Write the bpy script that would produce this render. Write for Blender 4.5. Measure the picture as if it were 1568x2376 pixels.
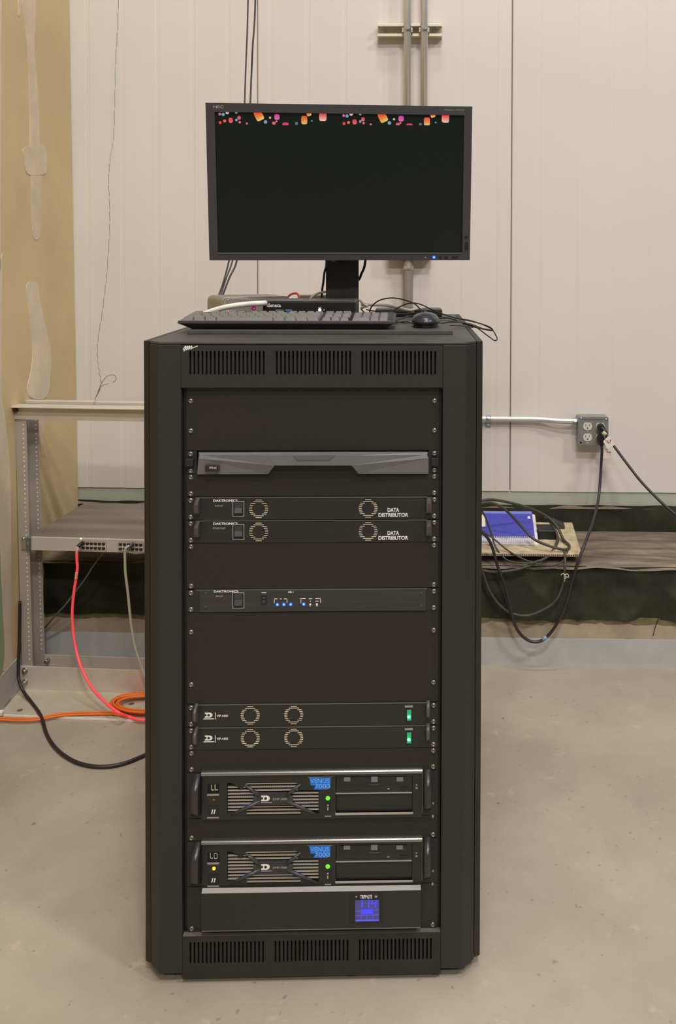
import bpy, bmesh, math, random
from mathutils import Matrix, Vector, noise
random.seed(7)
scn = bpy.context.scene
COL = scn.collection
for o in list(bpy.data.objects): bpy.data.objects.remove(o)

# ---------------------------------------------------------------- camera
F_, CX, CY, PI_, RO = 2069.77, 1002.67, 637.21, .0211, .0037      # focal length and principal point in pixels of 1568x2376
RY, RWY = .0276, -.0219                                           # heading of the server rack and of the room
T_ = Vector((-.2268, 1.6897, -.2405)); H = 1.1605
def rot(a, ax): return Matrix.Rotation(a, 3, ax)
A_ = rot(RO, 'Y') @ rot(PI_, 'X'); M_ = rot(RY, 'Z')
CAMLOC = M_.transposed() @ (-T_) + Vector((0, 0, H))
Rw = M_.transposed() @ A_.transposed()
right, fwd, up = Rw @ Vector((1, 0, 0)), Rw @ Vector((0, 1, 0)), Rw @ Vector((0, 0, 1))
cam = bpy.data.cameras.new('camera'); camo = bpy.data.objects.new('camera', cam); COL.objects.link(camo)
cam.sensor_fit = 'VERTICAL'; cam.sensor_height = 36.0; cam.sensor_width = 36.0
cam.lens = F_ * 36.0 / 2376.0
cam.shift_x = (784 - CX) / 2376.0; cam.shift_y = (CY - 1188) / 2376.0
m3 = Matrix((right, up, -fwd)).transposed()
camo.matrix_world = Matrix.Translation(CAMLOC) @ m3.to_4x4()
cam.clip_start = .05; cam.clip_end = 60
scn.camera = camo

# ---------------------------------------------------------------- frames
RACK = Matrix.Identity(4)
ROOM = Matrix.Translation((CAMLOC.x, CAMLOC.y, 0)) @ Matrix.Rotation(RWY - RY, 4, 'Z')

# ---------------------------------------------------------------- world and lights
w = bpy.data.worlds.new('world'); scn.world = w; w.use_nodes = True
w.node_tree.nodes['Background'].inputs[0].default_value = (1.0, .95, .92, 1)
w.node_tree.nodes['Background'].inputs[1].default_value = .17
def area(name, x, y, z, sx, sy, power, col=(1, .955, .95)):
    l = bpy.data.lights.new(name, 'AREA'); l.shape = 'RECTANGLE'; l.size = sx; l.size_y = sy; l.energy = power; l.color = col
    o = bpy.data.objects.new(name, l); COL.objects.link(o); o.matrix_world = ROOM @ Matrix.Translation((x, y, z))
for i, (x, y, p) in enumerate([(.6, -2.2, 330), (.3, .3, 90), (-.1, 1.85, 120), (4.2, -.9, 300), (2.8, -5.5, 330), (-.9, -5.5, 260)]):
    area('ceiling_light_%d' % i, x, y, 6.8, 1.2, .5, p)
scn.view_settings.view_transform = 'Standard'; scn.view_settings.look = 'None'
scn.view_settings.gamma = 1; scn.view_settings.use_curve_mapping = False
scn.view_settings.exposure = -.46

# ---------------------------------------------------------------- helpers
def at(Fr, u, v, **k):
    """pixel (u,v) -> point in the frame Fr where its ray crosses the given local plane"""
    I = Fr.inverted(); o = I @ CAMLOC
    d = I.to_3x3() @ (right * ((u - CX) / F_) + fwd - up * ((v - CY) / F_))
    (a, val), = k.items(); i = 'xyz'.index(a); t = (val - o[i]) / d[i]
    return o + d * t
def lin(c):
    c = c / 255.0
    return c / 12.92 if c <= .04045 else ((c + .055) / 1.055) ** 2.4
def rgb(c): return (lin(c[0]), lin(c[1]), lin(c[2]), 1)

MATS = {}
def mat(name, c, rough=.5, metal=0., var=0., vs=8., bump=0., bs=60., emit=0., ec=None, spec=.5, alpha=1., c2=None, stretch=None, trans=0.):
    if name in MATS: return MATS[name]
    m = bpy.data.materials.new(name); m.use_nodes = True; MATS[name] = m
    nt = m.node_tree; b = nt.nodes['Principled BSDF']
    b.inputs['Base Color'].default_value = rgb(c); b.inputs['Roughness'].default_value = rough
    b.inputs['Metallic'].default_value = metal; b.inputs['Specular IOR Level'].default_value = spec
    m.diffuse_color = rgb(c)
    if emit:
        b.inputs['Emission Color'].default_value = rgb(ec or c); b.inputs['Emission Strength'].default_value = emit
    if trans: b.inputs['Transmission Weight'].default_value = trans
    if var or bump or c2:
        tc = nt.nodes.new('ShaderNodeTexCoord'); mp = nt.nodes.new('ShaderNodeMapping')
        nt.links.new(tc.outputs['Object'], mp.inputs[0])
        if stretch: mp.inputs['Scale'].default_value = stretch
    if var or c2:
        n = nt.nodes.new('ShaderNodeTexNoise'); n.inputs['Scale'].default_value = vs; n.inputs['Detail'].default_value = 6; n.inputs['Roughness'].default_value = .6
        nt.links.new(mp.outputs[0], n.inputs['Vector'])
        r = nt.nodes.new('ShaderNodeValToRGB'); r.color_ramp.elements[0].position = .33; r.color_ramp.elements[1].position = .67
        if c2: lo, hi = rgb(c), rgb(c2)
        else: lo, hi = rgb([max(0, x * (1 - var)) for x in c]), rgb([min(255, x * (1 + var)) for x in c])
        r.color_ramp.elements[0].color = lo; r.color_ramp.elements[1].color = hi
        nt.links.new(n.outputs['Fac'], r.inputs[0]); nt.links.new(r.outputs[0], b.inputs['Base Color'])
    if bump:
        n2 = nt.nodes.new('ShaderNodeTexNoise'); n2.inputs['Scale'].default_value = bs; n2.inputs['Detail'].default_value = 5
        nt.links.new(mp.outputs[0], n2.inputs['Vector'])
        bp = nt.nodes.new('ShaderNodeBump'); bp.inputs['Strength'].default_value = bump; bp.inputs['Distance'].default_value = .004
        nt.links.new(n2.outputs['Fac'], bp.inputs['Height']); nt.links.new(bp.outputs[0], b.inputs['Normal'])
    return m

class MB:
    def __init__(s): s.v = []; s.f = []; s.m = []; s.smooth = []
    def add(s, vs, fs, mi=0, smooth=False):
        n = len(s.v); s.v += [Vector(p) for p in vs]
        for f in fs: s.f.append([n + i for i in f]); s.m.append(mi); s.smooth.append(smooth)
        return s
    def box(s, x0, x1, y0, y1, z0, z1, mi=0):
        if x0 > x1: x0, x1 = x1, x0
        if y0 > y1: y0, y1 = y1, y0
        if z0 > z1: z0, z1 = z1, z0
        return s.add([(x0, y0, z0), (x1, y0, z0), (x1, y1, z0), (x0, y1, z0), (x0, y0, z1), (x1, y0, z1), (x1, y1, z1), (x0, y1, z1)],
                     [(0, 3, 2, 1), (4, 5, 6, 7), (0, 1, 5, 4), (1, 2, 6, 5), (2, 3, 7, 6), (3, 0, 4, 7)], mi)
    def prism(s, poly, ax, a0, a1, mi=0):
        """poly: 2-D outline in the two axes other than ax (order xy / xz / yz)"""
        def P(p, a):
            return {'z': (p[0], p[1], a), 'y': (p[0], a, p[1]), 'x': (a, p[0], p[1])}[ax]
        n = len(poly); vs = [P(p, a0) for p in poly] + [P(p, a1) for p in poly]
        fs = [tuple(range(n))[::-1], tuple(range(n, 2 * n))] + [(i, (i + 1) % n, n + (i + 1) % n, n + i) for i in range(n)]
        return s.add(vs, fs, mi)
    def cyl(s, p0, p1, r, n=16, r1=None, mi=0, caps=True):
        p0, p1 = Vector(p0), Vector(p1); d = (p1 - p0).normalized(); r1 = r if r1 is None else r1
        a = d.orthogonal().normalized(); b = d.cross(a)
        vs = [p + (a * math.cos(2 * math.pi * i / n) + b * math.sin(2 * math.pi * i / n)) * q for p, q in ((p0, r), (p1, r1)) for i in range(n)]
        s.add(vs, [(i, (i + 1) % n, n + (i + 1) % n, n + i) for i in range(n)], mi, True)
        if caps: s.add(vs, [tuple(range(n))[::-1], tuple(range(n, 2 * n))], mi)
        return s
    def tube(s, pts, r, n=10, mi=0, sub=6, closed=False):
        P = curve(pts, sub, closed); fr = None; rings = []
        for i, p in enumerate(P):
            t = (P[(i + 1) % len(P)] - P[i - 1]) if closed else (P[min(i + 1, len(P) - 1)] - P[max(i - 1, 0)])
            if t.length < 1e-9: t = Vector((0, 0, 1))
            t.normalize()
            fr = (fr - t * fr.dot(t)) if fr is not None else t.orthogonal()
            if fr.length < 1e-6: fr = t.orthogonal()
            fr.normalize(); b = t.cross(fr)
            rings.append([p + (fr * math.cos(2 * math.pi * k / n) + b * math.sin(2 * math.pi * k / n)) * r for k in range(n)])
        vs = [q for rg in rings for q in rg]; m = len(rings); fs = []
        for i in range(m if closed else m - 1):
            j = (i + 1) % m
            fs += [(i * n + k, i * n + (k + 1) % n, j * n + (k + 1) % n, j * n + k) for k in range(n)]
        s.add(vs, fs, mi, True)
        if not closed: s.add(vs, [tuple(range(n))[::-1], tuple(range((m - 1) * n, m * n))], mi)
        return s
    def lathe(s, prof, c, axis, n=20, mi=0):
        """prof: (radius, height) along axis from c"""
        c, d = Vector(c), Vector(axis).normalized(); a = d.orthogonal().normalized(); b = d.cross(a)
        vs = [c + d * h + (a * math.cos(2 * math.pi * i / n) + b * math.sin(2 * math.pi * i / n)) * max(r, 1e-5) for r, h in prof for i in range(n)]
        fs = [(j * n + i, j * n + (i + 1) % n, (j + 1) * n + (i + 1) % n, (j + 1) * n + i) for j in range(len(prof) - 1) for i in range(n)]
        return s.add(vs, fs, mi, True)
    def move(s, d):
        s.v = [p + Vector(d) for p in s.v]; return s

def curve(pts, sub=6, closed=False):
    P = [Vector(p) for p in pts]; n = len(P)
    if n < 3: return P
    out = []
    for i in range(n if closed else n - 1):
        if closed: a, b, c, d = P[i - 1], P[i], P[(i + 1) % n], P[(i + 2) % n]
        else: a, b, c, d = P[max(i - 1, 0)], P[i], P[i + 1], P[min(i + 2, n - 1)]
        for k in range(sub):
            t = k / sub
            out.append(.5 * ((2 * b) + (c - a) * t + (2 * a - 5 * b + 4 * c - d) * t * t + (3 * b - a - 3 * c + d) * t ** 3))
    if not closed: out.append(P[-1])
    return out

ORG = {}
def tag(o, label=None, cat=None, group=None, kind=None):
    if label: o['label'] = label
    if cat: o['category'] = cat
    if group: o['group'] = group
    if kind: o['kind'] = kind
    return o
def thing(name, label, cat, org, frame=RACK, group=None, kind=None):
    o = bpy.data.objects.new(name, None); o.empty_display_size = .02; COL.objects.link(o)
    o.matrix_world = frame @ Matrix.Translation(org); ORG[o] = Vector(org)
    return tag(o, label, cat, group, kind)
def mesh(name, mb, mats, c, bev=0):
    me = bpy.data.meshes.new(name)
    me.from_pydata([tuple(p - c) for p in mb.v], [], mb.f)
    for m in (mats if isinstance(mats, (list, tuple)) else [mats]): me.materials.append(m)
    me.polygons.foreach_set('material_index', mb.m); me.polygons.foreach_set('use_smooth', mb.smooth)
    bm = bmesh.new(); bm.from_mesh(me)
    if any(mb.smooth): bmesh.ops.remove_doubles(bm, verts=bm.verts, dist=1e-7)
    bmesh.ops.recalc_face_normals(bm, faces=bm.faces); bm.to_mesh(me); bm.free()
    return me
def obj(name, mb, mats, parent=None, frame=RACK, bev=0, label=None, cat=None, group=None, kind=None):
    lo = [min(p[i] for p in mb.v) for i in range(3)]; hi = [max(p[i] for p in mb.v) for i in range(3)]
    c = Vector([(a + b) / 2 for a, b in zip(lo, hi)])
    if parent is None: c.z = lo[2]
    o = bpy.data.objects.new(name, mesh(name, mb, mats, c)); COL.objects.link(o)
    if parent is None: o.matrix_world = frame @ Matrix.Translation(c)
    else: o.parent = parent; o.location = c - ORG[parent]
    ORG[o] = c
    if bev:
        b = o.modifiers.new('bevel', 'BEVEL'); b.width = bev; b.segments = 2; b.limit_method = 'ANGLE'; b.angle_limit = math.radians(40)
    return tag(o, label, cat, group, kind)
def inst(src, loc, parent):
    o = bpy.data.objects.new(src.name.split('.')[0], src.data); COL.objects.link(o); o.parent = parent; o.location = Vector(loc) - ORG[parent]; ORG[o] = Vector(loc)
    return o
def text_mb(body, x0, x1, z0, z1, y, depth=.0003, bold=0., mi=0):
    """lettering facing -y, fitted into the given rectangle"""
    cu = bpy.data.curves.new('t', 'FONT'); cu.body = body; cu.extrude = .0; cu.offset = bold; cu.resolution_u = 3
    o = bpy.data.objects.new('t', cu); COL.objects.link(o)
    dg = bpy.context.evaluated_depsgraph_get(); dg.update()
    me = bpy.data.meshes.new_from_object(o.evaluated_get(dg))
    vs = [v.co.copy() for v in me.vertices]; fs = [tuple(p.vertices) for p in me.polygons]
    bpy.data.objects.remove(o); bpy.data.curves.remove(cu); bpy.data.meshes.remove(me)
    ax, bx = min(v.x for v in vs), max(v.x for v in vs); ay, by = min(v.y for v in vs), max(v.y for v in vs)
    mb = MB(); P = [Vector((x0 + (v.x - ax) / (bx - ax) * (x1 - x0), y - depth, z0 + (v.y - ay) / (by - ay) * (z1 - z0))) for v in vs]
    mb.add(P, fs, mi)
    return mb
def rpx(Fr, u0, v0, u1, v1, y):
    a, b = at(Fr, u0, v1, y=y), at(Fr, u1, v0, y=y); return a.x, b.x, a.z, b.z
def text(body, u0, v0, u1, v1, y, m, parent, Fr=RACK, bold=0., name='lettering', dz=0, label=None):
    x0, x1, z0, z1 = rpx(Fr, u0, v0, u1, v1, y)
    return obj(name, text_mb(body, x0, x1, z0 + dz, z1 + dz, y, bold=bold), m, parent, frame=Fr, label=label)
def merge(*mbs):
    r = MB()
    for m in mbs:
        n = len(r.v); r.v += m.v; r.f += [[n + i for i in f] for f in m.f]; r.m += m.m; r.smooth += m.smooth
    return r
def cable(name, label, cat, pts, r, m, frame=RACK, parent=None, group=None, n=8, sub=6):
    return obj(name, MB().tube([Vector(p) for p in pts], r, n, sub=sub), m, parent, frame, label=label, cat=cat, group=group)
def pp(Fr, lst, key='y'): return [at(Fr, u, v, **{key: d}) for u, v, d in lst]

# ---------------------------------------------------------------- materials
def concrete(name, base, light, dark, rough):
    m = bpy.data.materials.new(name); m.use_nodes = True; nt = m.node_tree; b = nt.nodes['Principled BSDF']; L = nt.links.new
    tc = nt.nodes.new('ShaderNodeTexCoord')
    def nz(sc, det=6, rg=.6):
        n = nt.nodes.new('ShaderNodeTexNoise'); n.inputs['Scale'].default_value = sc; n.inputs['Detail'].default_value = det; n.inputs['Roughness'].default_value = rg
        L(tc.outputs['Object'], n.inputs['Vector']); return n
    def ramp(src, p0, p1, c0, c1):
        r = nt.nodes.new('ShaderNodeValToRGB'); r.color_ramp.elements[0].position = p0; r.color_ramp.elements[1].position = p1
        r.color_ramp.elements[0].color = c0; r.color_ramp.elements[1].color = c1; L(src, r.inputs[0]); return r
    def mix(f, a, c):
        x = nt.nodes.new('ShaderNodeMix'); x.data_type = 'RGBA'; L(f, x.inputs[0]); L(a, x.inputs[6]); L(c, x.inputs[7]); return x
    r1 = ramp(nz(1.9).outputs['Fac'], .36, .64, rgb(dark), rgb(base))
    r2 = ramp(nz(13, 8, .7).outputs['Fac'], .60, .74, (0, 0, 0, 1), (.55, .55, .55, 1))
    lt = nt.nodes.new('ShaderNodeRGB'); lt.outputs[0].default_value = rgb(light)
    x1 = mix(r2.outputs[0], r1.outputs[0], lt.outputs[0])
    r3 = ramp(nz(60, 3, .5).outputs['Fac'], .68, .74, (0, 0, 0, 1), (.5, .5, .5, 1))
    dk = nt.nodes.new('ShaderNodeRGB'); dk.outputs[0].default_value = rgb([c * .68 for c in dark])
    x2 = mix(r3.outputs[0], x1.outputs[2], dk.outputs[0])
    # sparse dark spots
    vo = nt.nodes.new('ShaderNodeTexVoronoi'); vo.inputs['Scale'].default_value = 5.5; L(tc.outputs['Object'], vo.inputs['Vector'])
    r4 = ramp(vo.outputs['Distance'], .02, .035, (.7, .7, .7, 1), (0, 0, 0, 1))
    x3 = mix(r4.outputs[0], x2.outputs[2], dk.outputs[0])
    L(x3.outputs[2], b.inputs['Base Color'])
    rr = ramp(nz(5).outputs['Fac'], .3, .7, (rough - .08,) * 3 + (1,), (rough + .12,) * 3 + (1,)); L(rr.outputs[0], b.inputs['Roughness'])
    bp = nt.nodes.new('ShaderNodeBump'); bp.inputs['Strength'].default_value = .25; bp.inputs['Distance'].default_value = .002
    L(nz(90, 4).outputs['Fac'], bp.inputs['Height']); L(bp.outputs[0], b.inputs['Normal'])
    return m
M_floor = concrete('floor_concrete', (174, 163, 144), (202, 190, 170), (152, 142, 124), .42)
M_panelw = mat('wall_white_metal', (216, 210, 200), .42, var=.012, vs=1.2)
M_dark = mat('dark_gap', (28, 26, 24), .9)
M_tan = mat('drywall_tan', (208, 187, 142), .85, var=.04, vs=2.2)
M_mud = mat('joint_compound', (214, 197, 168), .8, var=.05, vs=9, bump=.15, bs=25)
M_mudl = mat('joint_compound_light', (220, 204, 178), .8, var=.05, vs=6, bump=.1, bs=20)
M_green = mat('green_foam', (172, 176, 156), .8, var=.03, vs=7)
M_greenb = mat('green_board', (150, 165, 125), .8, var=.04, vs=7)
M_memb = mat('black_membrane', (24, 25, 18), .62, c2=(54, 53, 38), vs=7, bump=.5, bs=10, spec=.35)
M_ledge = mat('ledge_dusty', (80, 70, 58), .7, c2=(146, 130, 110), vs=7, bump=.4, bs=30, stretch=(.5, 3.5, 3.5))
M_conc2 = mat('curb_concrete', (146, 130, 108), .8, c2=(176, 160, 136), vs=6, bump=.35, bs=35)
M_moss = mat('curb_stain', (88, 80, 48), .8, c2=(122, 110, 76), vs=18, bump=.4, bs=40)
M_base = mat('base_grey', (176, 175, 172), .5, var=.05, vs=5)
M_rack = mat('rack_black', (47, 46, 43), .52, var=.05, vs=220, bump=.06, bs=900, spec=.3)
M_rackd = mat('rack_dusty_black', (44, 43, 38), .5, var=.08, vs=30, bump=.06, bs=900, spec=.3)
M_rtop = mat('rack_top_dust_sheen', (66, 64, 59), .5, var=.08, vs=12, bump=.06, bs=900, spec=.5)  # lighter copy of the rack black: dust plus grazing light painted in
M_face = mat('face_black', (40, 39, 37), .42, var=.05, vs=260, spec=.4)
M_blank = mat('blank_black', (39, 37, 31), .5, var=.05, vs=240, bump=.05, bs=900, spec=.4)
M_rail = mat('rail_black', (20, 20, 17), .5)
M_void = mat('void_black', (6, 6, 6), .9)
M_screw = mat('screw_steel', (132, 130, 120), .3, metal=.75)
M_white = mat('print_white', (232, 228, 218), .6)
M_whited = mat('print_grey', (150, 148, 142), .6)
M_lip = mat('lip_bright', (206, 192, 160), .5)  # pale colour stands for light on the louvre lips; also port marks
M_chrome = mat('chrome', (215, 213, 208), .22, metal=1)
M_edge = mat('edge_grey', (120, 118, 113), .4, metal=.6)
M_galv = mat('galvanised', (205, 204, 196), .3, metal=.95, var=.05, vs=40)
M_emt = mat('emt_conduit', (214, 212, 202), .3, metal=.6)
M_alu = mat('mill_aluminium', (206, 196, 180), .5, metal=.3, var=.04, vs=6)
M_alud = mat('dusty_aluminium', (194, 182, 158), .65, metal=.1, c2=(180, 168, 146), vs=14)
M_blackp = mat('black_plastic', (26, 26, 26), .42)
M_dkgrey = mat('dark_grey_plastic', (58, 58, 60), .4, var=.06, vs=90)
M_cable = mat('cable_black', (30, 28, 26), .42)
M_cableg = mat('cable_dusty', (66, 62, 54), .55, var=.1, vs=30)
M_cablew = mat('cable_white', (214, 208, 190), .5)
M_red = mat('cable_red', (255, 88, 92), .5, emit=.25, ec=(255, 70, 80))  # emission added to the colour for brightness; the cable is no lamp
M_orange = mat('cable_orange', (226, 112, 30), .5)
M_bezel = mat('bezel_slate', (112, 113, 114), .36, var=.03, vs=80, metal=.2)
def led(name, c, e): return mat(name, c, .4, emit=e)
L_blue = led('led_blue', (20, 60, 255), 6); L_cyan = led('led_cyan', (90, 200, 255), 7); L_green = led('led_green', (60, 235, 20), 5)
L_gsw = led('led_green_rocker', (30, 150, 95), .7); L_gsb = led('led_green_hot', (130, 255, 200), 3); L_or = led('led_orange', (255, 150, 20), 5); L_redl = led('led_red', (255, 70, 50), 6)

# ---------------------------------------------------------------- setting
YW, YC = 3.3821, 3.032        # wall face and curb face, metres in front of the camera's foot
fl = obj('floor', MB().box(-1.9, 3.2, -3.2, YC + .35, -.08, 0), M_floor, frame=ROOM, kind='structure')
wb = obj('wall_back', MB().box(-1.9, 3.2, YW + .012, YW + .14, .0, 3.3), mat('seam_grey', (150, 143, 136), .8), frame=ROOM, kind='structure')
s0, s1 = at(ROOM, 597, 600, y=YW).x, at(ROOM, 1185.5, 600, y=YW).x; pw = s1 - s0
zb0 = at(ROOM, 1400, 1142, y=YW).z; zg = at(ROOM, 1400, 1174, y=YW).z
ribs = {-1: [202, 283, 365, 447, 529], 0: [628, 714, 800, 886, 972, 1068, 1151], 1: [1252, 1338, 1421, 1506]}
for k in range(-1, 3):
    a, b = s0 + k * pw + .0022, s0 + (k + 1) * pw - .0022
    xs = sorted(at(ROOM, u, 100, y=YW).x for u in ribs[k]) if k in ribs else [a + .1 + .14 * i for i in range(6)]
    if k == 1: xs += [xs[-1] + .14 * (i + 1) for i in range(3)]
    xs = [x for x in xs if a + .03 < x < b - .03]
    prof = [(a, YW + .012), (a, YW + .002), (a + .004, YW)]
    for x in xs: prof += [(x - .010, YW), (x - .006, YW + .0007), (x + .006, YW + .0007), (x + .010, YW)]
    prof += [(b - .004, YW), (b, YW + .002), (b, YW + .012)]
    mb = MB(); n = len(prof)
    mb.add([(x, y, z) for z in (zb0, 3.3) for x, y in prof], [(i, i + 1, n + i + 1, n + i) for i in range(n - 1)])
    obj('wall_panel', mb, M_panelw, wb)
# green foam strip below the panels, slightly uneven on top
gp = [(-1.9, zg)] + [(3.2, zg)] + [(3.2 - .15 * i, zb0 + .004 + .0025 * math.sin(i * 1.9)) for i in range(35)]
obj('trim_1', MB().prism(gp, 'y', YW + .004, YW + .03), M_green, frame=ROOM, kind='structure')
zled = at(ROOM, 1300, 1310, y=YC).z; zct = at(ROOM, 1300, 1432, y=YC).z; zbt = at(ROOM, 1300, 1481, y=YC).z
def sheet(nx, nz, x0, x1, fn):
    mb = MB(); vs = [fn(x0 + (x1 - x0) * i / nx, j / nz) for j in range(nz + 1) for i in range(nx + 1)]
    return mb.add(vs, [(j * (nx + 1) + i, j * (nx + 1) + i + 1, (j + 1) * (nx + 1) + i + 1, (j + 1) * (nx + 1) + i) for j in range(nz) for i in range(nx)], 0, True)
cur = obj('wall_curb', MB().box(-1.9, 3.2, YC, YW + .011, 0, zct + .004).box(-1.9, 3.2, YC + .012, YW + .011, zct, zled - .012), M_conc2, frame=ROOM, kind='structure')
nv = lambda x, z, s=6.: noise.noise(Vector((x * s, z * s * 1.4, .3)))
mst = MB(); N = 260
top = [(-1.9 + 5.1 * i / N, zct + .002) for i in range(N + 1)]
bot = [(x, zct - .020 - .014 * noise.noise(Vector((x * 9, 1, 0))) - .008 * noise.noise(Vector((x * 40, 2, 0)))) for x, _ in top]
mst.add([(x, YC - .0025, z) for x, z in top] + [(x, YC - .0025, z) for x, z in bot] + [(x, YC + .002, z) for x, z in top] + [(x, YC + .002, z) for x, z in bot],
        [(N + 1 + i, N + 2 + i, i + 1, i) for i in range(N)] + [(i, i + 1, 2 * N + 3 + i, 2 * N + 2 + i) for i in range(N)] + [(3 * N + 3 + i, 3 * N + 4 + i, N + 2 + i, N + 1 + i) for i in range(N)])
obj('stain_band', mst, M_moss, cur)
mf = sheet(360, 26, -1.9, 3.2, lambda x, t: (x, YC - .006 + .014 * nv(x, t * .18, 5) * (1 - .5 * t) + .005 * nv(x * 2, t * .3, 9) - .011 * (1 - abs(nv(x, t * .12 + x * .25, 8)) * 2.2) ** 3 * (1 - t) ** .5, zct - .004 * (1 - t) * (1 + nv(x, 3, 9)) + (zled - .003 - zct) * t))
obj('membrane_front', mf, M_memb, cur)
ml = sheet(360, 14, -1.9, 3.2, lambda x, t: (x, YC - .006 + (YW - .004 - YC) * t + (.006 * nv(x, 2, 9) - .010 if t < .05 else 0), zled + .001 + .009 * t * t + .004 * nv(x, t, 4) - (.009 + .010 * nv(x, 2, 13) if t == 0 else 0)))
obj('ledge_top', ml, M_ledge, cur)
mk = sheet(360, 10, -1.9, 3.2, lambda x, t: (x, YW - .006 - .008 * nv(x, t * .1, 7), zled + .006 + (zg - zled - .002) * t + (.005 * nv(x, 1, 12) if t > .9 else 0)))
obj('membrane_back', mk, M_memb, cur)
def unevenz(x): return zg - .0035 + .004 * noise.noise(Vector((x * 14, 5, 0)))
me_ = MB(); N = 200
me_.add([(-1.9 + 5.1 * i / N, YW - .008, unevenz(-1.9 + 5.1 * i / N) - .006) for i in range(N + 1)] + [(-1.9 + 5.1 * i / N, YW - .004, zg + .001) for i in range(N + 1)],
        [(i, i + 1, N + 2 + i, N + 1 + i) for i in range(N)])
obj('membrane_edge', me_, M_ledge, cur)
obj('baseboard_back', MB().prism([(YC + .002, 0), (YC - .004, 0), (YC - .0035, .012), (YC - .003, zbt), (YC + .002, zbt)], 'x', -1.9, 3.2), M_base, frame=ROOM, kind='structure')
# left drywall
LWm = Matrix(((-.077, -1, -.0133), (1, -.077, 0), (0, 0, 1))).transposed()
ex = Vector((-.077, 1, 0)).normalized(); ez = Vector((-.0133, 0, 1)).normalized(); ey = ez.cross(ex).normalized(); ez = ex.cross(ey)
lw3 = Matrix((ex, ey, ez)).transposed().to_4x4()
LW = ROOM @ Matrix.Translation((-1.426, 3.38, 0)) @ lw3       # local x: along the wall (0 = back corner), y: into the wall
wl = obj('wall_left', MB().box(-3.4, 0.0, 0, .12, -.01, 3.3), M_tan, frame=LW, kind='structure')
zlb = at(LW, 30, 1536.5, y=0).z
obj('baseboard_left', MB().prism([(.0, 0), (-.005, 0), (-.004, .012), (-.003, zlb), (0, zlb)], 'x', -3.4, -.345), M_base, frame=LW, kind='structure')
def patch(pts, m, th=.0012, name='joint_compound', lab=None):
    P = [at(LW, u, v, y=0) for u, v in pts]; P = curve([Vector((p.x, p.z, 0)) for p in P], 4, True)
    o = obj(name, MB().prism([(p.x, p.y) for p in P], 'y', -th, .0), m, wl)
    if lab: o['label'] = lab
    return o
patch([(52, -10), (80, -10), (82, 30), (80, 120), (88, 220), (92, 340), (96, 420), (95, 500), (94, 540), (86, 556), (76, 545), (72, 470), (69, 380), (68, 250), (64, 120), (55, 50)], M_mud)
patch([(53, 346), (75, 340), (102, 340), (108, 392), (98, 405), (70, 406), (59, 396), (55, 370)], M_mud, .0016)
patch([(41, 5), (48, 2), (47, 30), (42, 36)], M_mud)
patch([(62, 660), (76, 655), (87, 662), (95, 710), (108, 770), (118, 820), (116, 870), (112, 912), (98, 926), (70, 922), (62, 900), (70, 868), (75, 815), (68, 740), (63, 695)], M_mudl)
patch([(1, 600), (4, 620), (3, 900), (10, 960), (22, 1080), (25, 1200), (25, 1450), (27, 1540), (6, 1556), (4, 1500), (0, 1400), (-30, 1200), (-40, 700)], M_mudl)
patch([(-60, 1200), (-30, 1180), (-4, 1250), (1, 1340), (4, 1400), (5, 1556), (-60, 1600)], M_greenb, .0016, 'board_face', 'green moisture board showing through')
patch([(0, -10), (2, 100), (1, 500), (-2, 640), (-40, 640), (-40, -10)], M_mudl)
patch([(84, 975), (100, 975), (101, 1010), (97, 1060), (90, 1010)], M_mud)

# ---------------------------------------------------------------- server rack
ZT = H                                   # top of the mounting rails (unit 0)
U = .04445
def zu(k): return ZT - k * U
rack = thing('server_rack', 'tall black server rack cabinet with chamfered corners and vented trim', 'server rack', (0, .4, 0))
ztop = .0765 + H
fb = at(RACK, 369, 2260, y=0).z; cb = .012
for s in (-1, 1):
    sx = lambda x: s * x
    obj('front_post', MB().prism([(sx(.2478), 0), (sx(.2915), 0), (sx(.3135), .022), (sx(.3135), .036), (sx(.2478), .036)], 'z', .0225, ztop - .006), M_rack, rack, bev=.0012)
    obj('side_panel', MB().prism([(sx(.3145), .024), (sx(.3262), .030), (sx(.3262), .82), (sx(.3145), .82)], 'z', .024, ztop - .001), M_rackd, rack, bev=.001)
    obj('rack_rail', MB().box(sx(.2250), sx(.2465), .0155, .0175, zu(24), zu(0)).box(sx(.2445), sx(.2465), .0175, .05, zu(24), zu(0)), M_rail, rack)
    obj('foot', MB().lathe([(.0, 0), (.022, 0), (.022, .008), (.008, .010), (.008, .03)], (sx(.26), .08, 0), (0, 0, 1)), M_rail, rack)
    obj('foot', MB().lathe([(.0, 0), (.022, 0), (.022, .008), (.008, .010), (.008, .03)], (sx(.26), .76, 0), (0, 0, 1)), M_rail, rack)
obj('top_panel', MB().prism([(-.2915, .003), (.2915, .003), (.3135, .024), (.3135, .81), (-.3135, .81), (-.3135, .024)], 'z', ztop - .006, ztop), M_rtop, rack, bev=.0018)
obj('back_panel', MB().box(-.3135, .3135, .79, .815, .03, ztop - .008), M_rackd, rack)
obj('bottom_panel', MB().box(-.312, .312, .038, .788, .026, .034), M_rail, rack)
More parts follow.
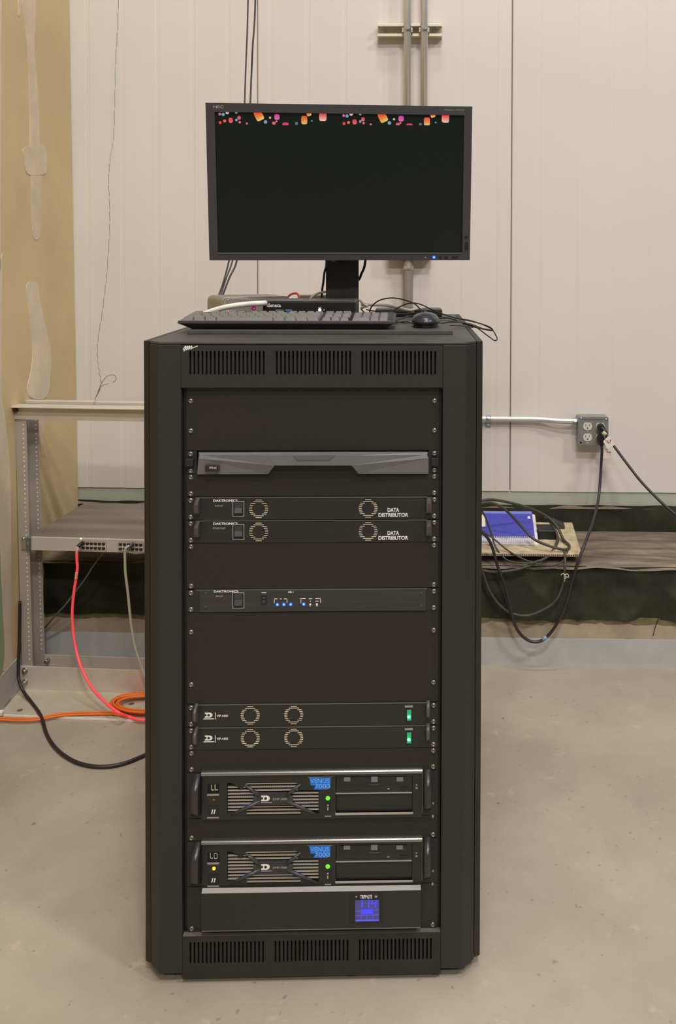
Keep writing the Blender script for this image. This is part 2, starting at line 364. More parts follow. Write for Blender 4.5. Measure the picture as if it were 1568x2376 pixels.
def vent(z0, z1, sz0, sz1, starts, lip):
    mb = MB(); xa, xb = -.2474, .2474; yf, yb = .0008, .0038
    xs = []
    for a, b in starts:
        for i in range(19): xs.append(a + (b - a) * i / 18)
    hw = .0017
    mb.box(xa, xb, yf, yb, z0, sz0); mb.box(xa, xb, yf, yb, sz1, z1)
    e = xa
    for x in xs: mb.box(e, x - hw, yf, yb, sz0, sz1); e = x + hw
    mb.box(e, xb, yf, yb, sz0, sz1)
    for x in xs:                       # rounded slot ends
        for zz, sg in ((sz0, 1), (sz1, -1)):
            for q in (-1, 1): mb.add([(x + q * hw, yf, zz), (x + q * hw, yf, zz + sg * hw * 1.1), (x + q * hw * .2, yf, zz)], [(0, 1, 2)])
    if lip == 'top': mb.box(xa, xb, yb, .034, z1 - .003, z1)
    else: mb.box(xa, xb, yb, .015, z0, z0 + .003)
    return mb
g = lambda u, v: at(RACK, u, v, y=0).x
st = [(g(441, 840), g(611.5, 840)), (g(642, 840), g(812, 840)), (g(840.5, 840), g(1009.5, 840))]
zs = at(RACK, 500, 869.5, y=0).z, at(RACK, 500, 813.5, y=0).z
vp = obj('vent_panel', vent(zu(0) - .0110, ztop - .0065, zs[0], zs[1], st, 'b'), M_rack, rack)
st = [(g(441.5, 2210), g(610, 2210)), (g(639, 2210), g(806, 2210)), (g(834.5, 2210), g(999.5, 2210))]
obj('vent_panel', vent(.012, zu(24) + .0003, at(RACK, 650, 2234, y=0).z, at(RACK, 650, 2183, y=0).z, st, 'top'), M_rackd, rack)
obj('vent_backing', MB().box(-.246, .246, .012, .014, zs[0] - .01, zs[1] + .01), M_void, rack)
obj('panel_lip', MB().box(-.2472, .2472, .0010, .0118, zu(24) - .0002, zu(24) + .0006), mat('lip_dust_lit', (98, 94, 86), .55), rack)  # paler strip: dust on the lip and the light on it painted in
obj('vent_backing', MB().box(-.246, .246, .0115, .0135, .020, zu(24) - .012), M_void, rack)
# script logo: joined strokes
lg = [(424, 812.5), (428, 806), (431, 803), (429.5, 808), (426.5, 815.5), (431, 808), (435.5, 803), (434, 808), (431.5, 813), (436, 807), (440, 803), (439, 807), (436, 812), (440, 808), (444.5, 803), (444, 808), (441.5, 810.5), (448, 807), (458.5, 803)]
mbl = MB().tube([at(RACK, u, v, y=0) for u, v in lg], .00085, 6, sub=5)
for p in mbl.v: p.y = .0006 + (p.y) * .2
lo_ = obj('logo', mbl, M_white, vp, label='white handwritten style logo')
# screws
sc = MB().lathe([(.0052, 0), (.0052, .0009), (.0044, .0021), (.0026, .0030), (.0019, .0030), (.0016, .0014), (.0, .0014)], (0, 0, 0), (0, -1, 0), 16)
SCREW_ME = mesh('screw', sc, M_screw, Vector((0, 0, 0)))
class S: pass
scr = S(); scr.name = 'screw'; scr.data = SCREW_ME
SX = .2327
def screws(ks, y, parent, xs=(-SX, SX)):
    for k in ks:
        for x in xs: inst(scr, (x, y, zu(k)), parent)
def blank(k0, k1, ks):
    o = obj('blank_panel', MB().box(-.2413, .2413, .0122, .0150, zu(k1) + .0004, zu(k0) - .0004), M_blank, rack, bev=.0006)
    screws(ks, .0122, o)
blank(0, 3, (.857, 2.143)); blank(4, 5, (4.143, 4.857)); blank(7, 9, (7.143, 8.857)); blank(10, 14, (10.857, 13.143)); blank(16, 17, (16.143, 16.857)); blank(19, 20, (19.857,))
FY = .0125    # front plane of thin device faces

# ---- faceted 1U server
sv = thing('rack_server', 'one unit server with faceted slate grey bezel below the top blank panel', 'server', (0, .2, zu(4)))
obj('chassis', MB().box(-.218, .218, .016, .50, zu(4) + .001, zu(3) - .001), M_rail, sv)
fb_ = MB()
def q3(u, v, y): return at(RACK, u, v, y=y)
def facet(mb, pts, mi=0): mb.add([q3(*p) for p in pts], [tuple(range(len(pts)))], mi)
yo, yi = .006, -.010
TLc, TRc = (460, 1049.5, yo), (993, 1048.5, yo)
facet(fb_, [TLc, TRc, (990, 1055, .0), (834, 1057, yi), (618, 1057, yi), (463, 1056, .0)])
facet(fb_, [(463, 1056, .0), (618, 1057, yi), (637, 1080, yi), (461, 1064, -.002)])
facet(fb_, [(990, 1055, .0), (994, 1063, -.002), (815, 1080, yi), (834, 1057, yi)])
facet(fb_, [(618, 1057, yi), (834, 1057, yi), (815, 1080, yi + .001), (637, 1080, yi + .001)])
facet(fb_, [(461, 1064, -.002), (637, 1080, yi), (622, 1100, .0), (457, 1100.5, .004)])
facet(fb_, [(994, 1063, -.002), (994, 1099.5, .004), (832, 1099.5, .0), (815, 1080, yi)])
facet(fb_, [(637, 1080, yi + .001), (815, 1080, yi + .001), (815, 1080.5, .012), (637, 1080.5, .012)], 1)
facet(fb_, [(637, 1080.5, .011), (815, 1080.5, .011), (832, 1099.5, .011), (622, 1100, .011)], 1)
facet(fb_, [(637, 1080, yi + .001), (622, 1100, .0), (622, 1100, .012), (637, 1080, .012)], 1)
facet(fb_, [(815, 1080, yi + .001), (832, 1099.5, .0), (832, 1099.5, .012), (815, 1080, .012)], 1)
facet(fb_, [TLc, (463, 1056, .0), (461, 1064, -.002), (457, 1100.5, .004), (457, 1100.5, .015), (460, 1049.5, .015)])
facet(fb_, [TRc, (990, 1055, .0), (994, 1063, -.002), (994, 1099.5, .004), (994, 1099.5, .015), (993, 1048.5, .015)])
facet(fb_, [TLc, TRc, (993, 1048.5, .015), (460, 1049.5, .015)])
bz = obj('bezel', fb_, [M_bezel, M_face], sv)
mb = MB()
a = [q3(678, 1055.5, yi - .0006), q3(778, 1055, yi - .0006), q3(765, 1068, yi - .0006), q3(690, 1068.5, yi - .0006)]
mb.prism([(p.x, p.z) for p in a], 'y', yi - .0012, yi + .001); obj('release_tab', mb, mat('bezel_tab', (98, 98, 98), .4, metal=.2), bz, bev=.0006)
tb = MB()
x0, x1, z0, z1 = rpx(RACK, 477, 1079, 509, 1093, -.0005); tb.box(x0, x1, -.0062, .003, z0, z1)
tg = obj('label_plate', tb, mat('brown_label', (44, 32, 26), .5), bz)
x0, x1, z0, z1 = rpx(RACK, 485, 1083, 502, 1088, -.0064); obj('lettering', text_mb('WFE #2', x0, x1, z0, z1, -.0064), M_white, bz)
for s in (-1, 1):
    obj('mounting_ear', MB().box(s * .2413, s * .221, .0120, .0150, zu(4) + .0005, zu(3) - .0005).box(s * .2405, s * .2265, .0035, .012, zu(4) + .016, zu(3) - .014), M_edge if False else M_face, sv, bev=.0006)
    for k in (3.143, 3.857): inst(scr, (s * SX, .0118, zu(k)), sv)

# ---- fan ring of louvres
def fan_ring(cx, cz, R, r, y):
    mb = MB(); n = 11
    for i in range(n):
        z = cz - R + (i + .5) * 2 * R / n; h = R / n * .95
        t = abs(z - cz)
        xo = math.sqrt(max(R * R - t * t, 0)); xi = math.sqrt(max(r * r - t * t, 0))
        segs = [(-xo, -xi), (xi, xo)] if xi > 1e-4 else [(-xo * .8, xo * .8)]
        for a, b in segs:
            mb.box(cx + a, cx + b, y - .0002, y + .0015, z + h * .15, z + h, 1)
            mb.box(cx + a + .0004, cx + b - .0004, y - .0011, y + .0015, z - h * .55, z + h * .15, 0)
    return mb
def handle(xc, z0, z1, w, yf, out, mt, parent, ribs=0):
    """U-shaped pull handle, bowed outwards"""
    zc, hz = (z0 + z1) / 2, (z1 - z0) / 2; prof = []
    for i in range(9):
        t = -1 + 2 * i / 8; prof.append((yf - out * (1 - t * t * t * t), zc + hz * t))
    inn = [(yf - (out - .0045) * (1 - (t := -1 + 2 * i / 8) ** 4) if abs(t) < .99 else yf, zc + (hz - .004) * t) for i in range(9)]
    poly = prof + inn[::-1]
    mb = MB()
    for i in range(8):
        a, b, c, d = prof[i], prof[i + 1], inn[i + 1], inn[i]
        for xx in (xc - w / 2, xc + w / 2): mb.add([(xx, *a), (xx, *b), (xx, *c), (xx, *d)], [(0, 1, 2, 3)])
        mb.add([(xc - w / 2, *a), (xc + w / 2, *a), (xc + w / 2, *b), (xc - w / 2, *b)], [(0, 1, 2, 3)], 0, True)
        mb.add([(xc - w / 2, *d), (xc + w / 2, *d), (xc + w / 2, *c), (xc - w / 2, *c)], [(0, 1, 2, 3)], 0, True)
    for i in range(ribs):
        t = -.7 + 1.4 * i / (ribs - 1); mb.box(xc - w / 2 - .0003, xc + w / 2 + .0003, yf - out * (1 - t ** 4) - .0006, yf - out * (1 - t ** 4) + .001, zc + hz * t - .0006, zc + hz * t + .0006)
    return obj('handle', mb, mt, parent)
def face_plate(parent, k0, k1, m=M_face, y=FY, edge=M_edge):
    o = obj('faceplate', MB().box(-.2413, .2413, y - .0015, y + .0022, zu(k1) + .0007, zu(k0) - .0007), m, parent)
    obj('top_edge', MB().box(-.2235, .2195, y - .0024, y + .001, zu(k0) - .0018, zu(k0) - .0005), edge, parent)
    obj('chassis', MB().box(-.218, .218, y + .0032, .48, zu(k1) + .001, zu(k0) - .001), M_rail, parent)
    return o
def rocker(parent, u0, v0, u1, v1, r, y, dz=0):
    x0, x1, z0, z1 = rpx(RACK, u0, v0, u1, v1, y); z0 += dz; z1 += dz; t = .0013
    f = MB().box(x0, x1, y - .0006, y + .001, z0, z0 + t).box(x0, x1, y - .0006, y + .001, z1 - t, z1).box(x0, x0 + t, y - .0006, y + .001, z0 + t, z1 - t).box(x1 - t, x1, y - .0006, y + .001, z0 + t, z1 - t)
    sw = obj('power_switch', f, M_whited, parent, label='rocker switch in light grey printed frame')
    a0, a1, b0, b1 = rpx(RACK, *r, y); b0 += dz; b1 += dz
    obj('rocker', MB().prism([(y + .001, b0), (y - .005, b0 + .001), (y - .0012, (b0 + b1) / 2), (y - .0022, b1), (y + .001, b1)], 'x', a0, a1), M_dkgrey, sw, bev=.0004)
    obj('rocker_well', MB().box(x0 + t, x1 - t, y - .0003, y + .0005, z0 + t, z1 - t), M_blackp, sw)
YF = FY - .0016
M_handle = mat('handle_grey', (92, 86, 80), .42, metal=.3)
for i in range(2):
    k = 5 + i; dz = -i * U
    d = thing('data_distributor', ['black data distributor unit, upper one, directly under a narrow blank panel', 'black data distributor unit marked as spare, lower of the pair'][i], 'rack device', (0, .2, zu(k + 1)), group='pair of data distributors')
    face_plate(d, k, k + 1)
    text('DAKTRONICS', 494.5, 1158.5, 551, 1164.2, YF, M_white, d, bold=.03, dz=dz)
    if i == 0: text('DAD #1', 499, 1171, 516, 1175.8, YF, M_whited, d, bold=.02)
    else: text('SPARE DAD', 493.5, 1223.2, 523, 1227.8, YF, M_whited, d, bold=.02)
    rocker(d, 539.5, 1162.5, 566.5, 1199, (544.5, 1166, 562, 1191), YF, dz)
    for u in (600, 854):
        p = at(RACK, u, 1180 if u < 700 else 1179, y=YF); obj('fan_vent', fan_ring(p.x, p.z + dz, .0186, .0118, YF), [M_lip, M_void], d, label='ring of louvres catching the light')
    x0, x1, z0, z1 = rpx(RACK, 899, 1178.5, 926, 1188, YF); A1 = text_mb('DATA', x0, x1, z0 + dz, z1 + dz, YF, bold=.028)
    x0, x1, z0, z1 = rpx(RACK, 878, 1190, 947, 1199.5, YF); A2 = text_mb('DISTRIBUTOR', x0, x1, z0 + dz, z1 + dz, YF, bold=.028)
    obj('lettering', merge(A1, A2), M_white, d)
    a = at(RACK, 456, 1178, y=0); b = at(RACK, 995, 1176, y=0)
    handle(a.x, a.z + dz - .0155, a.z + dz + .0155, .0075, YF, .016, M_handle, d, 12)
    handle(b.x, b.z + dz - .0155, b.z + dz + .0155, .0095, YF, .014, M_handle, d, 12)
    screws((k + .143, k + .857), YF, d)

# ---- switcher with blue lights
sw = thing('signal_switcher', 'black one unit switcher with blue indicator lights and rocker switch', 'rack device', (0, .2, zu(10)))
face_plate(sw, 9, 10)
xl, xr = at(RACK, 464, 1390, y=YF).x, at(RACK, 987.5, 1390, y=YF).x
obj('inner_panel', MB().box(xl, xr, YF - .0022, YF, zu(10) + .0015, zu(9) - .0022), mat('face_brushed', (50, 49, 47), .38, var=.12, vs=60, stretch=(.05, 1, 3)), sw, bev=.0003)
YS = YF - .0023
text('DAKTRONICS', 496, 1369.5, 552.5, 1374.8, YS, M_white, sw, bold=.03)
text('ABS #1', 500, 1381, 516.5, 1385.6, YS, M_whited, sw, bold=.02)
text('AB 1', 668, 1371.3, 680.5, 1376, YS, M_white, sw, bold=.02)
rocker(sw, 539, 1374.5, 566.5, 1412, (544, 1378.5, 562, 1405), YS)
x0, x1, z0, z1 = rpx(RACK, 606, 1382, 618.5, 1402, YS)
tgl = obj('toggle_switch', MB().box(x0, x1, YS - .001, YS + .001, z0, z1), M_blackp, sw, bev=.0003)
obj('toggle_tab', MB().box(x0 + .002, x1 - .002, YS - .004, YS - .001, z0 + .003, (z0 + z1) / 2).box(x0 + .002, x1 - .002, YS - .002, YS - .001, (z0 + z1) / 2 + .002, z1 - .002), M_dkgrey, tgl, bev=.0004)
def bars(lst, y, m, parent, name='printed_marks', dz=0):
    mb = MB()
    for u0, v0, u1, v1 in lst:
        x0, x1, z0, z1 = rpx(RACK, u0, v0, u1, v1, y); mb.box(x0, x1, y - .0003, y + .0003, z0 + dz, z1 + dz)
    return obj(name, mb, m, parent, kind='stuff' if len(lst) > 1 else None)
bars([(607, 1374.6, 618, 1376), (635.5, 1388.8, 643.5, 1390.2), (635.5, 1388.8, 636.8, 1399.5), (648.5, 1389.2, 654, 1390.2), (658.5, 1388.8, 666.3, 1390.2), (665, 1388.8, 666.3, 1399),
      (697.5, 1388, 709, 1389.3), (697.5, 1388, 698.8, 1399.5), (716.5, 1388.4, 724, 1389.6), (731.5, 1388, 744.5, 1389.3), (743.2, 1388, 744.5, 1399), (731.5, 1394, 739, 1395.6), (719.6, 1393.5, 720.8, 1396.5), (718.5, 1405.5, 720.5, 1407), (733, 1405, 737, 1406.5)], YS, M_white, sw)
def lamp(u, v, r, y, m, parent, name='indicator_light', label=None, dz=0, h=.0018):
    p = at(RACK, u, v, y=y); return obj(name, MB().lathe([(r, 0), (r * .9, h * .5), (r * .5, h * .9), (0, h)], (p.x, y, p.z + dz), (0, -1, 0), 14), m, parent, label=label)
for u, v in ((643.3, 1403), (658.5, 1402.7), (674.3, 1402.5), (704.5, 1402)): lamp(u, v, .0033, YS, L_blue2 if False else L_blue, sw, label='lit blue indicator')
for u, v in ((643.3, 1403), (658.5, 1402.7), (674.3, 1402.5), (704.5, 1402)): lamp(u, v, .0014, YS - .0012, L_cyan, sw, name='indicator_core', h=.001)
for u, v in ((719.5, 1402.8), (735, 1402.3)): lamp(u, v, .0021, YS, M_white, sw, label='unlit white indicator')
for u, v in ((477, 1378), (476.5, 1409), (976.5, 1377), (976.5, 1407)): lamp(u, v, .0028, YS, M_dkgrey, sw, name='rivet', h=.0008)
screws((9.143, 9.857), YF, sw)

# ---- D logo
def dlogo(u0, v0, u1, v1, y, m, parent, dz=0, under=True, Fr=RACK):
    x0, x1, z0, z1 = rpx(Fr, u0, v0, u1, v1, y); w, h = x1 - x0, z1 - z0; z0 += dz; z1 += dz
    q = lambda a, b: (x0 + a * w, z0 + b * h)
    out = [q(0, 1), q(.62, 1), q(.8, .93), q(.93, .78), q(1, .5), q(.93, .22), q(.8, .07), q(.62, 0), q(0, 0), q(0, .22), q(.22, .32), q(.22, .68), q(0, .78)]
    hole = [q(.5 + .17 * math.cos(a), .5 + .24 * math.sin(a)) for a in [2 * math.pi * i / 10 for i in range(10)]]
    mb = MB().prism(out, 'y', y - .0003, y + .0002)
    o = obj('logo', mb, m, parent)
    return obj('logo_dot', MB().prism(hole, 'y', y - .0006, y - .0003), M_face, parent)
for i in range(2):
    k = 14 + i; dz = -i * U
    d = thing('video_processor', ['black video processor with green lit switch, upper of the two', 'black video processor with green lit switch, lower one above a blank panel'][i], 'rack device', (0, .2, zu(k + 1)), group='pair of video processors')
    face_plate(d, k, k + 1)
    dlogo(475, 1653.5, 493, 1665, YF, M_white, d, dz)
    bars([(472, 1667, 496.5, 1669), (498.8, 1653, 500.2, 1669.5)], YF, M_white, d, dz=dz)
    text('VIP-4400', 502.5, 1658, 529, 1663.8, YF, M_white, d, bold=.02, dz=dz)
    for u, v in ((580.5, 1659), (681.5, 1658.3)):
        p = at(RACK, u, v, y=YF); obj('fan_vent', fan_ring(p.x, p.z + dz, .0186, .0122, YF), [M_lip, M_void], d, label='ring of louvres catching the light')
    bars([(939, 1637, 957.5, 1641.5)], YF, M_whited, d, dz=dz)
    x0, x1, z0, z1 = rpx(RACK, 942, 1644, 956, 1673, YF)
    sb = obj('power_switch', MB().box(x0, x1, YF - .0008, YF + .001, z0 + dz, z1 + dz), M_blackp, d, bev=.0003)
    zc = z0 + (z1 - z0) * .4
    obj('lit_rocker', MB().prism([(YF, z0 + dz + .002), (YF - .0045, z0 + dz + .003), (YF - .0015, zc + dz + .002), (YF - .003, z1 + dz - .002), (YF, z1 + dz - .002)], 'x', x0 + .0016, x1 - .0016), L_gsw, sb, bev=.0004)
    p = at(RACK, 948.5, 1661, y=YF); obj('lamp_glow', MB().lathe([(.0030, 0), (.0022, .0012), (0, .0016)], (p.x, YF - .0044, p.z + dz), (0, -1, 0), 12), L_gsb, sb)
    a = at(RACK, 453, 1659, y=0); b = at(RACK, 993, 1652, y=0)
    handle(a.x, a.z + dz - .017, a.z + dz + .017, .006, YF, .020, M_handle, d)
    handle(b.x, b.z + dz - .017, b.z + dz + .017, .007, YF, .014, M_handle, d)
    screws((k + .143, k + .857), YF, d)

# ---- 2U media players
M_vbez = mat('player_black', (36, 36, 33), .34, spec=.45, var=.05, vs=200)
M_grbar = mat('grille_bar', (186, 178, 164), .35, metal=.5)
M_mesh = mat('grille_mesh', (52, 46, 40), .5)
L_dimb = led('glow_blue', (50, 60, 190), .55)
M_sticker = mat('sticker_blue', (30, 120, 225), .5)
M_badge = mat('badge_grey', (58, 57, 55), .35, metal=.3)
def media_player(i):
    dz = -3 * U * i; k = 17 + 3 * i; yb = .005
    d = thing('media_player', ['two unit black media player, upper one, its side lamp nearly dark', 'two unit black media player above the power supply with orange side lamp lit'][i], 'rack device', (0, .2, zu(k + 2)), group='pair of media players')
    obj('faceplate', MB().box(-.2413, .2413, .0122, .0150, zu(k + 2) + .0006, zu(k) - .0006), M_face, d)
    obj('chassis', MB().box(-.218, .218, .0165, .55, zu(k + 2) + .001, zu(k) - .001), M_rail, d)
    x0, x1 = at(RACK, 468.5, 1840, y=yb).x, at(RACK, 979, 1840, y=yb).x
    zt, zb_ = at(RACK, 720, 1787.6, y=yb - .002).z + dz, zu(19) + .001 + dz
    gx0, gx1, gz0, gz1 = rpx(RACK, 527, 1814, 740, 1893, yb); gz0 += dz; gz1 += dz
    bx0, bx1, bz0, bz1 = rpx(RACK, 779, 1800, 957, 1886, yb); bz0 += dz; bz1 += dz
    fr = MB()
    X = [x0, gx0, gx1, bx0, bx1, x1]; y1 = .012
    fr.box(x0, x1, yb, y1, max(gz1, bz1), zt - .007); fr.box(x0, x1, yb, y1, zb_, min(gz0, bz0))
    lo, hi = min(gz0, bz0), max(gz1, bz1)
    fr.box(x0, gx0, yb, y1, lo, hi); fr.box(gx1, bx0, yb, y1, lo, hi); fr.box(bx1, x1, yb, y1, lo, hi)
    if gz1 < hi: fr.box(gx0, gx1, yb, y1, gz1, hi)
    if bz1 < hi: fr.box(bx0, bx1, yb, y1, bz1, hi)
    if gz0 > lo: fr.box(gx0, gx1, yb, y1, lo, gz0)
    if bz0 > lo: fr.box(bx0, bx1, yb, y1, lo, bz0)
    bzl = obj('front_bezel', fr, M_vbez, d)
    # rounded silver top bar
    n = 8; pr = [(.012, zt)] + [(yb - .0045 + .0085 * (1 - math.cos(a)) * .9, zt - .0045 + .0045 * math.sin(a)) for a in [math.pi / 2 * (1 - j / n) for j in range(n + 1)]] + [(yb - .0045, zt - .007), (yb - .001, zt - .0095), (.012, zt - .0095)]
    tb = MB(); nn = len(pr)
    tb.add([(xx, *p) for xx in (x0 - .0006, x1 + .0006) for p in pr], [(j, (j + 1) % nn, nn + (j + 1) % nn, nn + j) for j in range(nn)] + [tuple(range(nn)), tuple(range(nn, 2 * nn))])
    obj('silver_top_bar', tb, mat('bar_silver', (150, 148, 142), .25, metal=.95), d)
    obj('silver_edge', MB().box(x1, x1 + .0009, yb - .0012, .002, bz0, zt - .009), M_edge, d)
    # grille: horizontal bars over mesh
    obj('grille_mesh', MB().box(gx0, gx1, .0117, .0121, gz0, gz1), M_void, bzl)
    gb = MB(); nb = 10
    for j in range(nb):
        z = gz0 + .003 + (gz1 - gz0 - .006) * j / (nb - 1)
        xa, xb2 = gx0 + .001, gx1 - .001
        if j in (0,): xa, xb2 = gx0 + .035, gx1 - .035
        if j == nb - 1: xa, xb2 = gx0 + .030, gx1 - .036
        gb.box(xa, xb2, yb + .0012, yb + .0045, z - .0010, z + .0008)
    obj('grille_bars', gb, M_grbar, bzl, kind='stuff')
    gv = MB(); nvb = 44
    for j in range(nvb):
        x = gx0 + (gx1 - gx0) * (j + .5) / nvb; gv.box(x - .0006, x + .0006, yb + .0048, yb + .0060, gz0, gz1)
    obj('grille_wires', gv, M_mesh, bzl, kind='stuff')
    for u, v, w_, h_ in ((718, 1846, 8, 5), (705, 1863, 26, 6), (574, 1866, 14, 5)):
        a0, a1, b0, b1 = rpx(RACK, u - w_ / 2, v - h_ / 2, u + w_ / 2, v + h_ / 2, .0115); obj('inner_glow', MB().box(a0, a1, .0112, .0116, b0 + dz, b1 + dz), L_dimb, bzl)
    # solid triangular corners and X brace
    P = lambda u, v, y=yb: at(RACK, u, v, y=y) + Vector((0, 0, dz))
    tri = MB()
    for pts in ([(527, 1812), (600, 1812), (572, 1817), (560, 1833), (545, 1822)], [(668, 1812), (742, 1812), (742, 1834), (712, 1834), (690, 1834), (698, 1820)],
                [(527, 1894), (527, 1886), (552, 1883), (570, 1872), (573, 1895)], [(742, 1894), (742, 1889), (722, 1886), (700, 1875), (697, 1895)]):
        tri.prism([(P(u, v).x, P(u, v).z) for u, v in pts], 'y', yb + .0002, yb + .004)
    obj('grille_corner', tri, M_vbez, bzl)
    br = MB()
    for (ua, va), (ub, vb) in (((566, 1820), (602, 1846)), ((698, 1820), (664, 1846)), ((533, 1893), (604, 1858)), ((733, 1890), (664, 1858))):
        a, b = P(ua, va), P(ub, vb); br.cyl((a.x, yb + .001, a.z), (b.x, yb - .0005, b.z), .0022, 8, .0042)
    br.prism([(P(u, v).x, P(u, v).z) for u, v in ((588, 1850), (596, 1840), (670, 1840), (680, 1850), (680, 1858), (670, 1867), (596, 1867), (588, 1858))], 'y', yb - .002, yb + .004)
    brc = obj('cross_brace', br, M_dkgrey, bzl)
    a0, a1, b0, b1 = rpx(RACK, 597, 1844, 670, 1864, yb - .002)
    bd = obj('badge', MB().box(a0, a1, yb - .0034, yb - .002, b0 + dz, b1 + dz), M_badge, d, bev=.0006)
    yt = yb - .0036
    dlogo(606, 1846, 626, 1859, yt, M_white, d, dz)
    bars([(605, 1861, 631, 1863)], yt, M_whited, d, dz=dz)
    text('DMP-7000', 633, 1851, 666, 1857, yt, M_whited, d, bold=.02, dz=dz)
    # sticker in the outline of its two words
    po = [(717.5, 1804.5), (767, 1804.5), (766, 1829), (752, 1831), (727, 1831.5), (732, 1822), (721, 1822)]
    st_ = obj('sticker', MB().prism([(P(u, v).x, P(u, v).z) for u, v in po], 'y', yb - .0005, yb + .0002), M_sticker, d, label='bright blue name sticker')
    m_lb = mat('sticker_light', (120, 185, 245), .5)
    a0, a1, b0, b1 = rpx(RACK, 720, 1806, 764, 1817, yb - .0006); A1 = text_mb('VENUS', a0, a1, b0 + dz, b1 + dz, yb - .0006)
    a0, a1, b0, b1 = rpx(RACK, 731, 1819, 765, 1829.5, yb - .0006); A2 = text_mb('7000', a0, a1, b0 + dz, b1 + dz, yb - .0006)
    obj('lettering', merge(A1, A2), m_lb, d)
    bars([(714, 1802.3, 771, 1803.8), (733, 1830.5, 760, 1831.6)], yb, M_whited, d, dz=dz)
    lamp(760.5, 1852, .0040, yb, L_green, d, label='lit green power lamp', dz=dz, h=.0025)
    a0, a1, b0, b1 = rpx(RACK, 755.5, 1864, 766.5, 1882, yb); obj('power_button', MB().box(a0, a1, yb - .0015, yb + .001, b0 + dz, b1 + dz), M_blackp, d, bev=.0004)
    bars([(758.6, 1866.5, 762.4, 1870.5), (758.8, 1873, 762, 1880.5)], yb - .0016, M_whited, d, dz=dz)
    bars([(753, 1892.5, 768.5, 1895)], yb, M_whited, d, dz=dz)
    # port block on the left
    a0, a1, b0, b1 = rpx(RACK, 481, 1818, 509, 1841, yb); obj('port_recess', MB().box(a0, a1, yb - .0002, yb + .002, b0 + dz, b1 + dz), M_void, d)
    bars([(490, 1821, 491.5, 1833), (498, 1820, 499.6, 1832.5), (490, 1832, 496.5, 1834), (498, 1831.5, 505.5, 1833.5)] if i == 0 else [(487, 1820, 488.4, 1833), (487, 1831.5, 493.5, 1833), (496, 1820, 504, 1821.2), (496, 1820, 497.2, 1833.5), (496, 1832, 504, 1833.5), (502.8, 1820, 504, 1833)], yb - .0003, M_lip, d, dz=dz, name='usb_ports')
    bars([(480.5, 1842, 508, 1846.5), (480.5, 1895.5, 508, 1899)], yb, M_whited, d, dz=dz)
    if i: lamp(496, 1856, .0032, yb, L_or, d, label='lit orange lamp', dz=dz, h=.0025)
    else: lamp(496, 1856, .0018, yb, mat('lamp_dim_orange', (150, 90, 30), .4, emit=.25), d, label='dim orange lamp', dz=dz)
    a0, a1, b0, b1 = rpx(RACK, 484, 1870, 507, 1892, yb); obj('reset_switch', MB().box(a0, a1, yb - .0012, yb + .001, b0 + dz, b1 + dz), M_blackp, d, bev=.0004)
    sl = MB()
    for u in (490, 495.5):
        pts = [(u, 1887.5), (u + 2.6, 1887.5), (u + 5, 1877.5), (u + 2.4, 1877.5)]
        sl.prism([(P(a, b).x, P(a, b).z) for a, b in pts], 'y', yb - .0016, yb - .0012)
    obj('printed_marks', sl, M_white, d, kind='stuff')
    # drive bays
    ym = (bz0 + bz1) / 2 + .0015
    dv = obj('disc_drive', MB().box(bx0 + .0006, bx1 - .0006, yb + .0022, .010, ym + .0008, bz1 - .0006), M_vbez, d, bev=.0004)
    obj('drive_tray', MB().box(bx0 + .007, bx1 - .011, yb + .001, yb + .0024, bz1 - .0155, bz1 - .002), M_face, dv, bev=.0003)
    for j, u in enumerate((805, 868.5, 927.5)):
        a0, a1, b0, b1 = rpx(RACK, u - 7.5, 1804 + (j == 1) * -1.5, u + 7.5, 1813.5 + (j == 1) * 1.5, yb); obj('drive_mark', MB().box(a0, a1, yb + .0004, yb + .001, b0 + dz, b1 + dz), mat('mark_grey', (118, 122, 124), .5), dv)
    a0, a1, b0, b1 = rpx(RACK, 850, 1818.5, 888, 1822, yb); obj('tray_lip', MB().prism([(a0, b1 + dz), (a1, b1 + dz), ((a0 * .3 + a1 * .7), b0 + dz), ((a0 * .7 + a1 * .3), b0 + dz)], 'y', yb - .0005, yb + .002), M_dkgrey, dv)
    a0, a1, b0, b1 = rpx(RACK, 929, 1828, 945, 1833, yb); obj('eject_button', MB().box(a0, a1, yb + .0005, yb + .0025, b0 + dz, b1 + dz), M_blackp, dv, bev=.0003)
    bars([(898, 1829.5, 904, 1831.3)], yb + .002, M_whited, dv, dz=dz, name='drive_lamp')
    obj('bay_cover', MB().box(bx0 + .0006, bx1 - .0006, yb + .0045, .010, bz0 + .001, ym - .0008), M_face, d, bev=.0003)
    obj('bay_divider', MB().box(bx0, bx1 - .001, yb + .0008, yb + .005, ym - .0008, ym + .0008), M_grbar, d)
    obj('bay_sill', MB().box(bx0 - .001, bx1 + .001, yb - .0012, yb + .004, bz0 - .0042, bz0), M_grbar, d, bev=.0004)
    bars([(964.5, 1820, 968, 1823), (964, 1826.5, 969, 1830)], yb, M_whited, d, dz=dz)
    m_h = mat('handle_black', (48, 45, 46), .3, spec=.6)
    a = at(RACK, 455, 1852, y=0); b = at(RACK, 992, 1838, y=0)
    handle(a.x, a.z + dz - .040, a.z + dz + .040, .0135, .012, .030, m_h, d)
    handle(b.x, b.z + dz - .040, b.z + dz + .038, .0125, .012, .030, m_h, d)
    bars([(1003, 1861.5, 1006.5, 1866), (1002, 1891, 1006, 1897)], .0121, M_whited, d, dz=dz, name='ear_fixings')
for i in (0, 1): media_player(i)

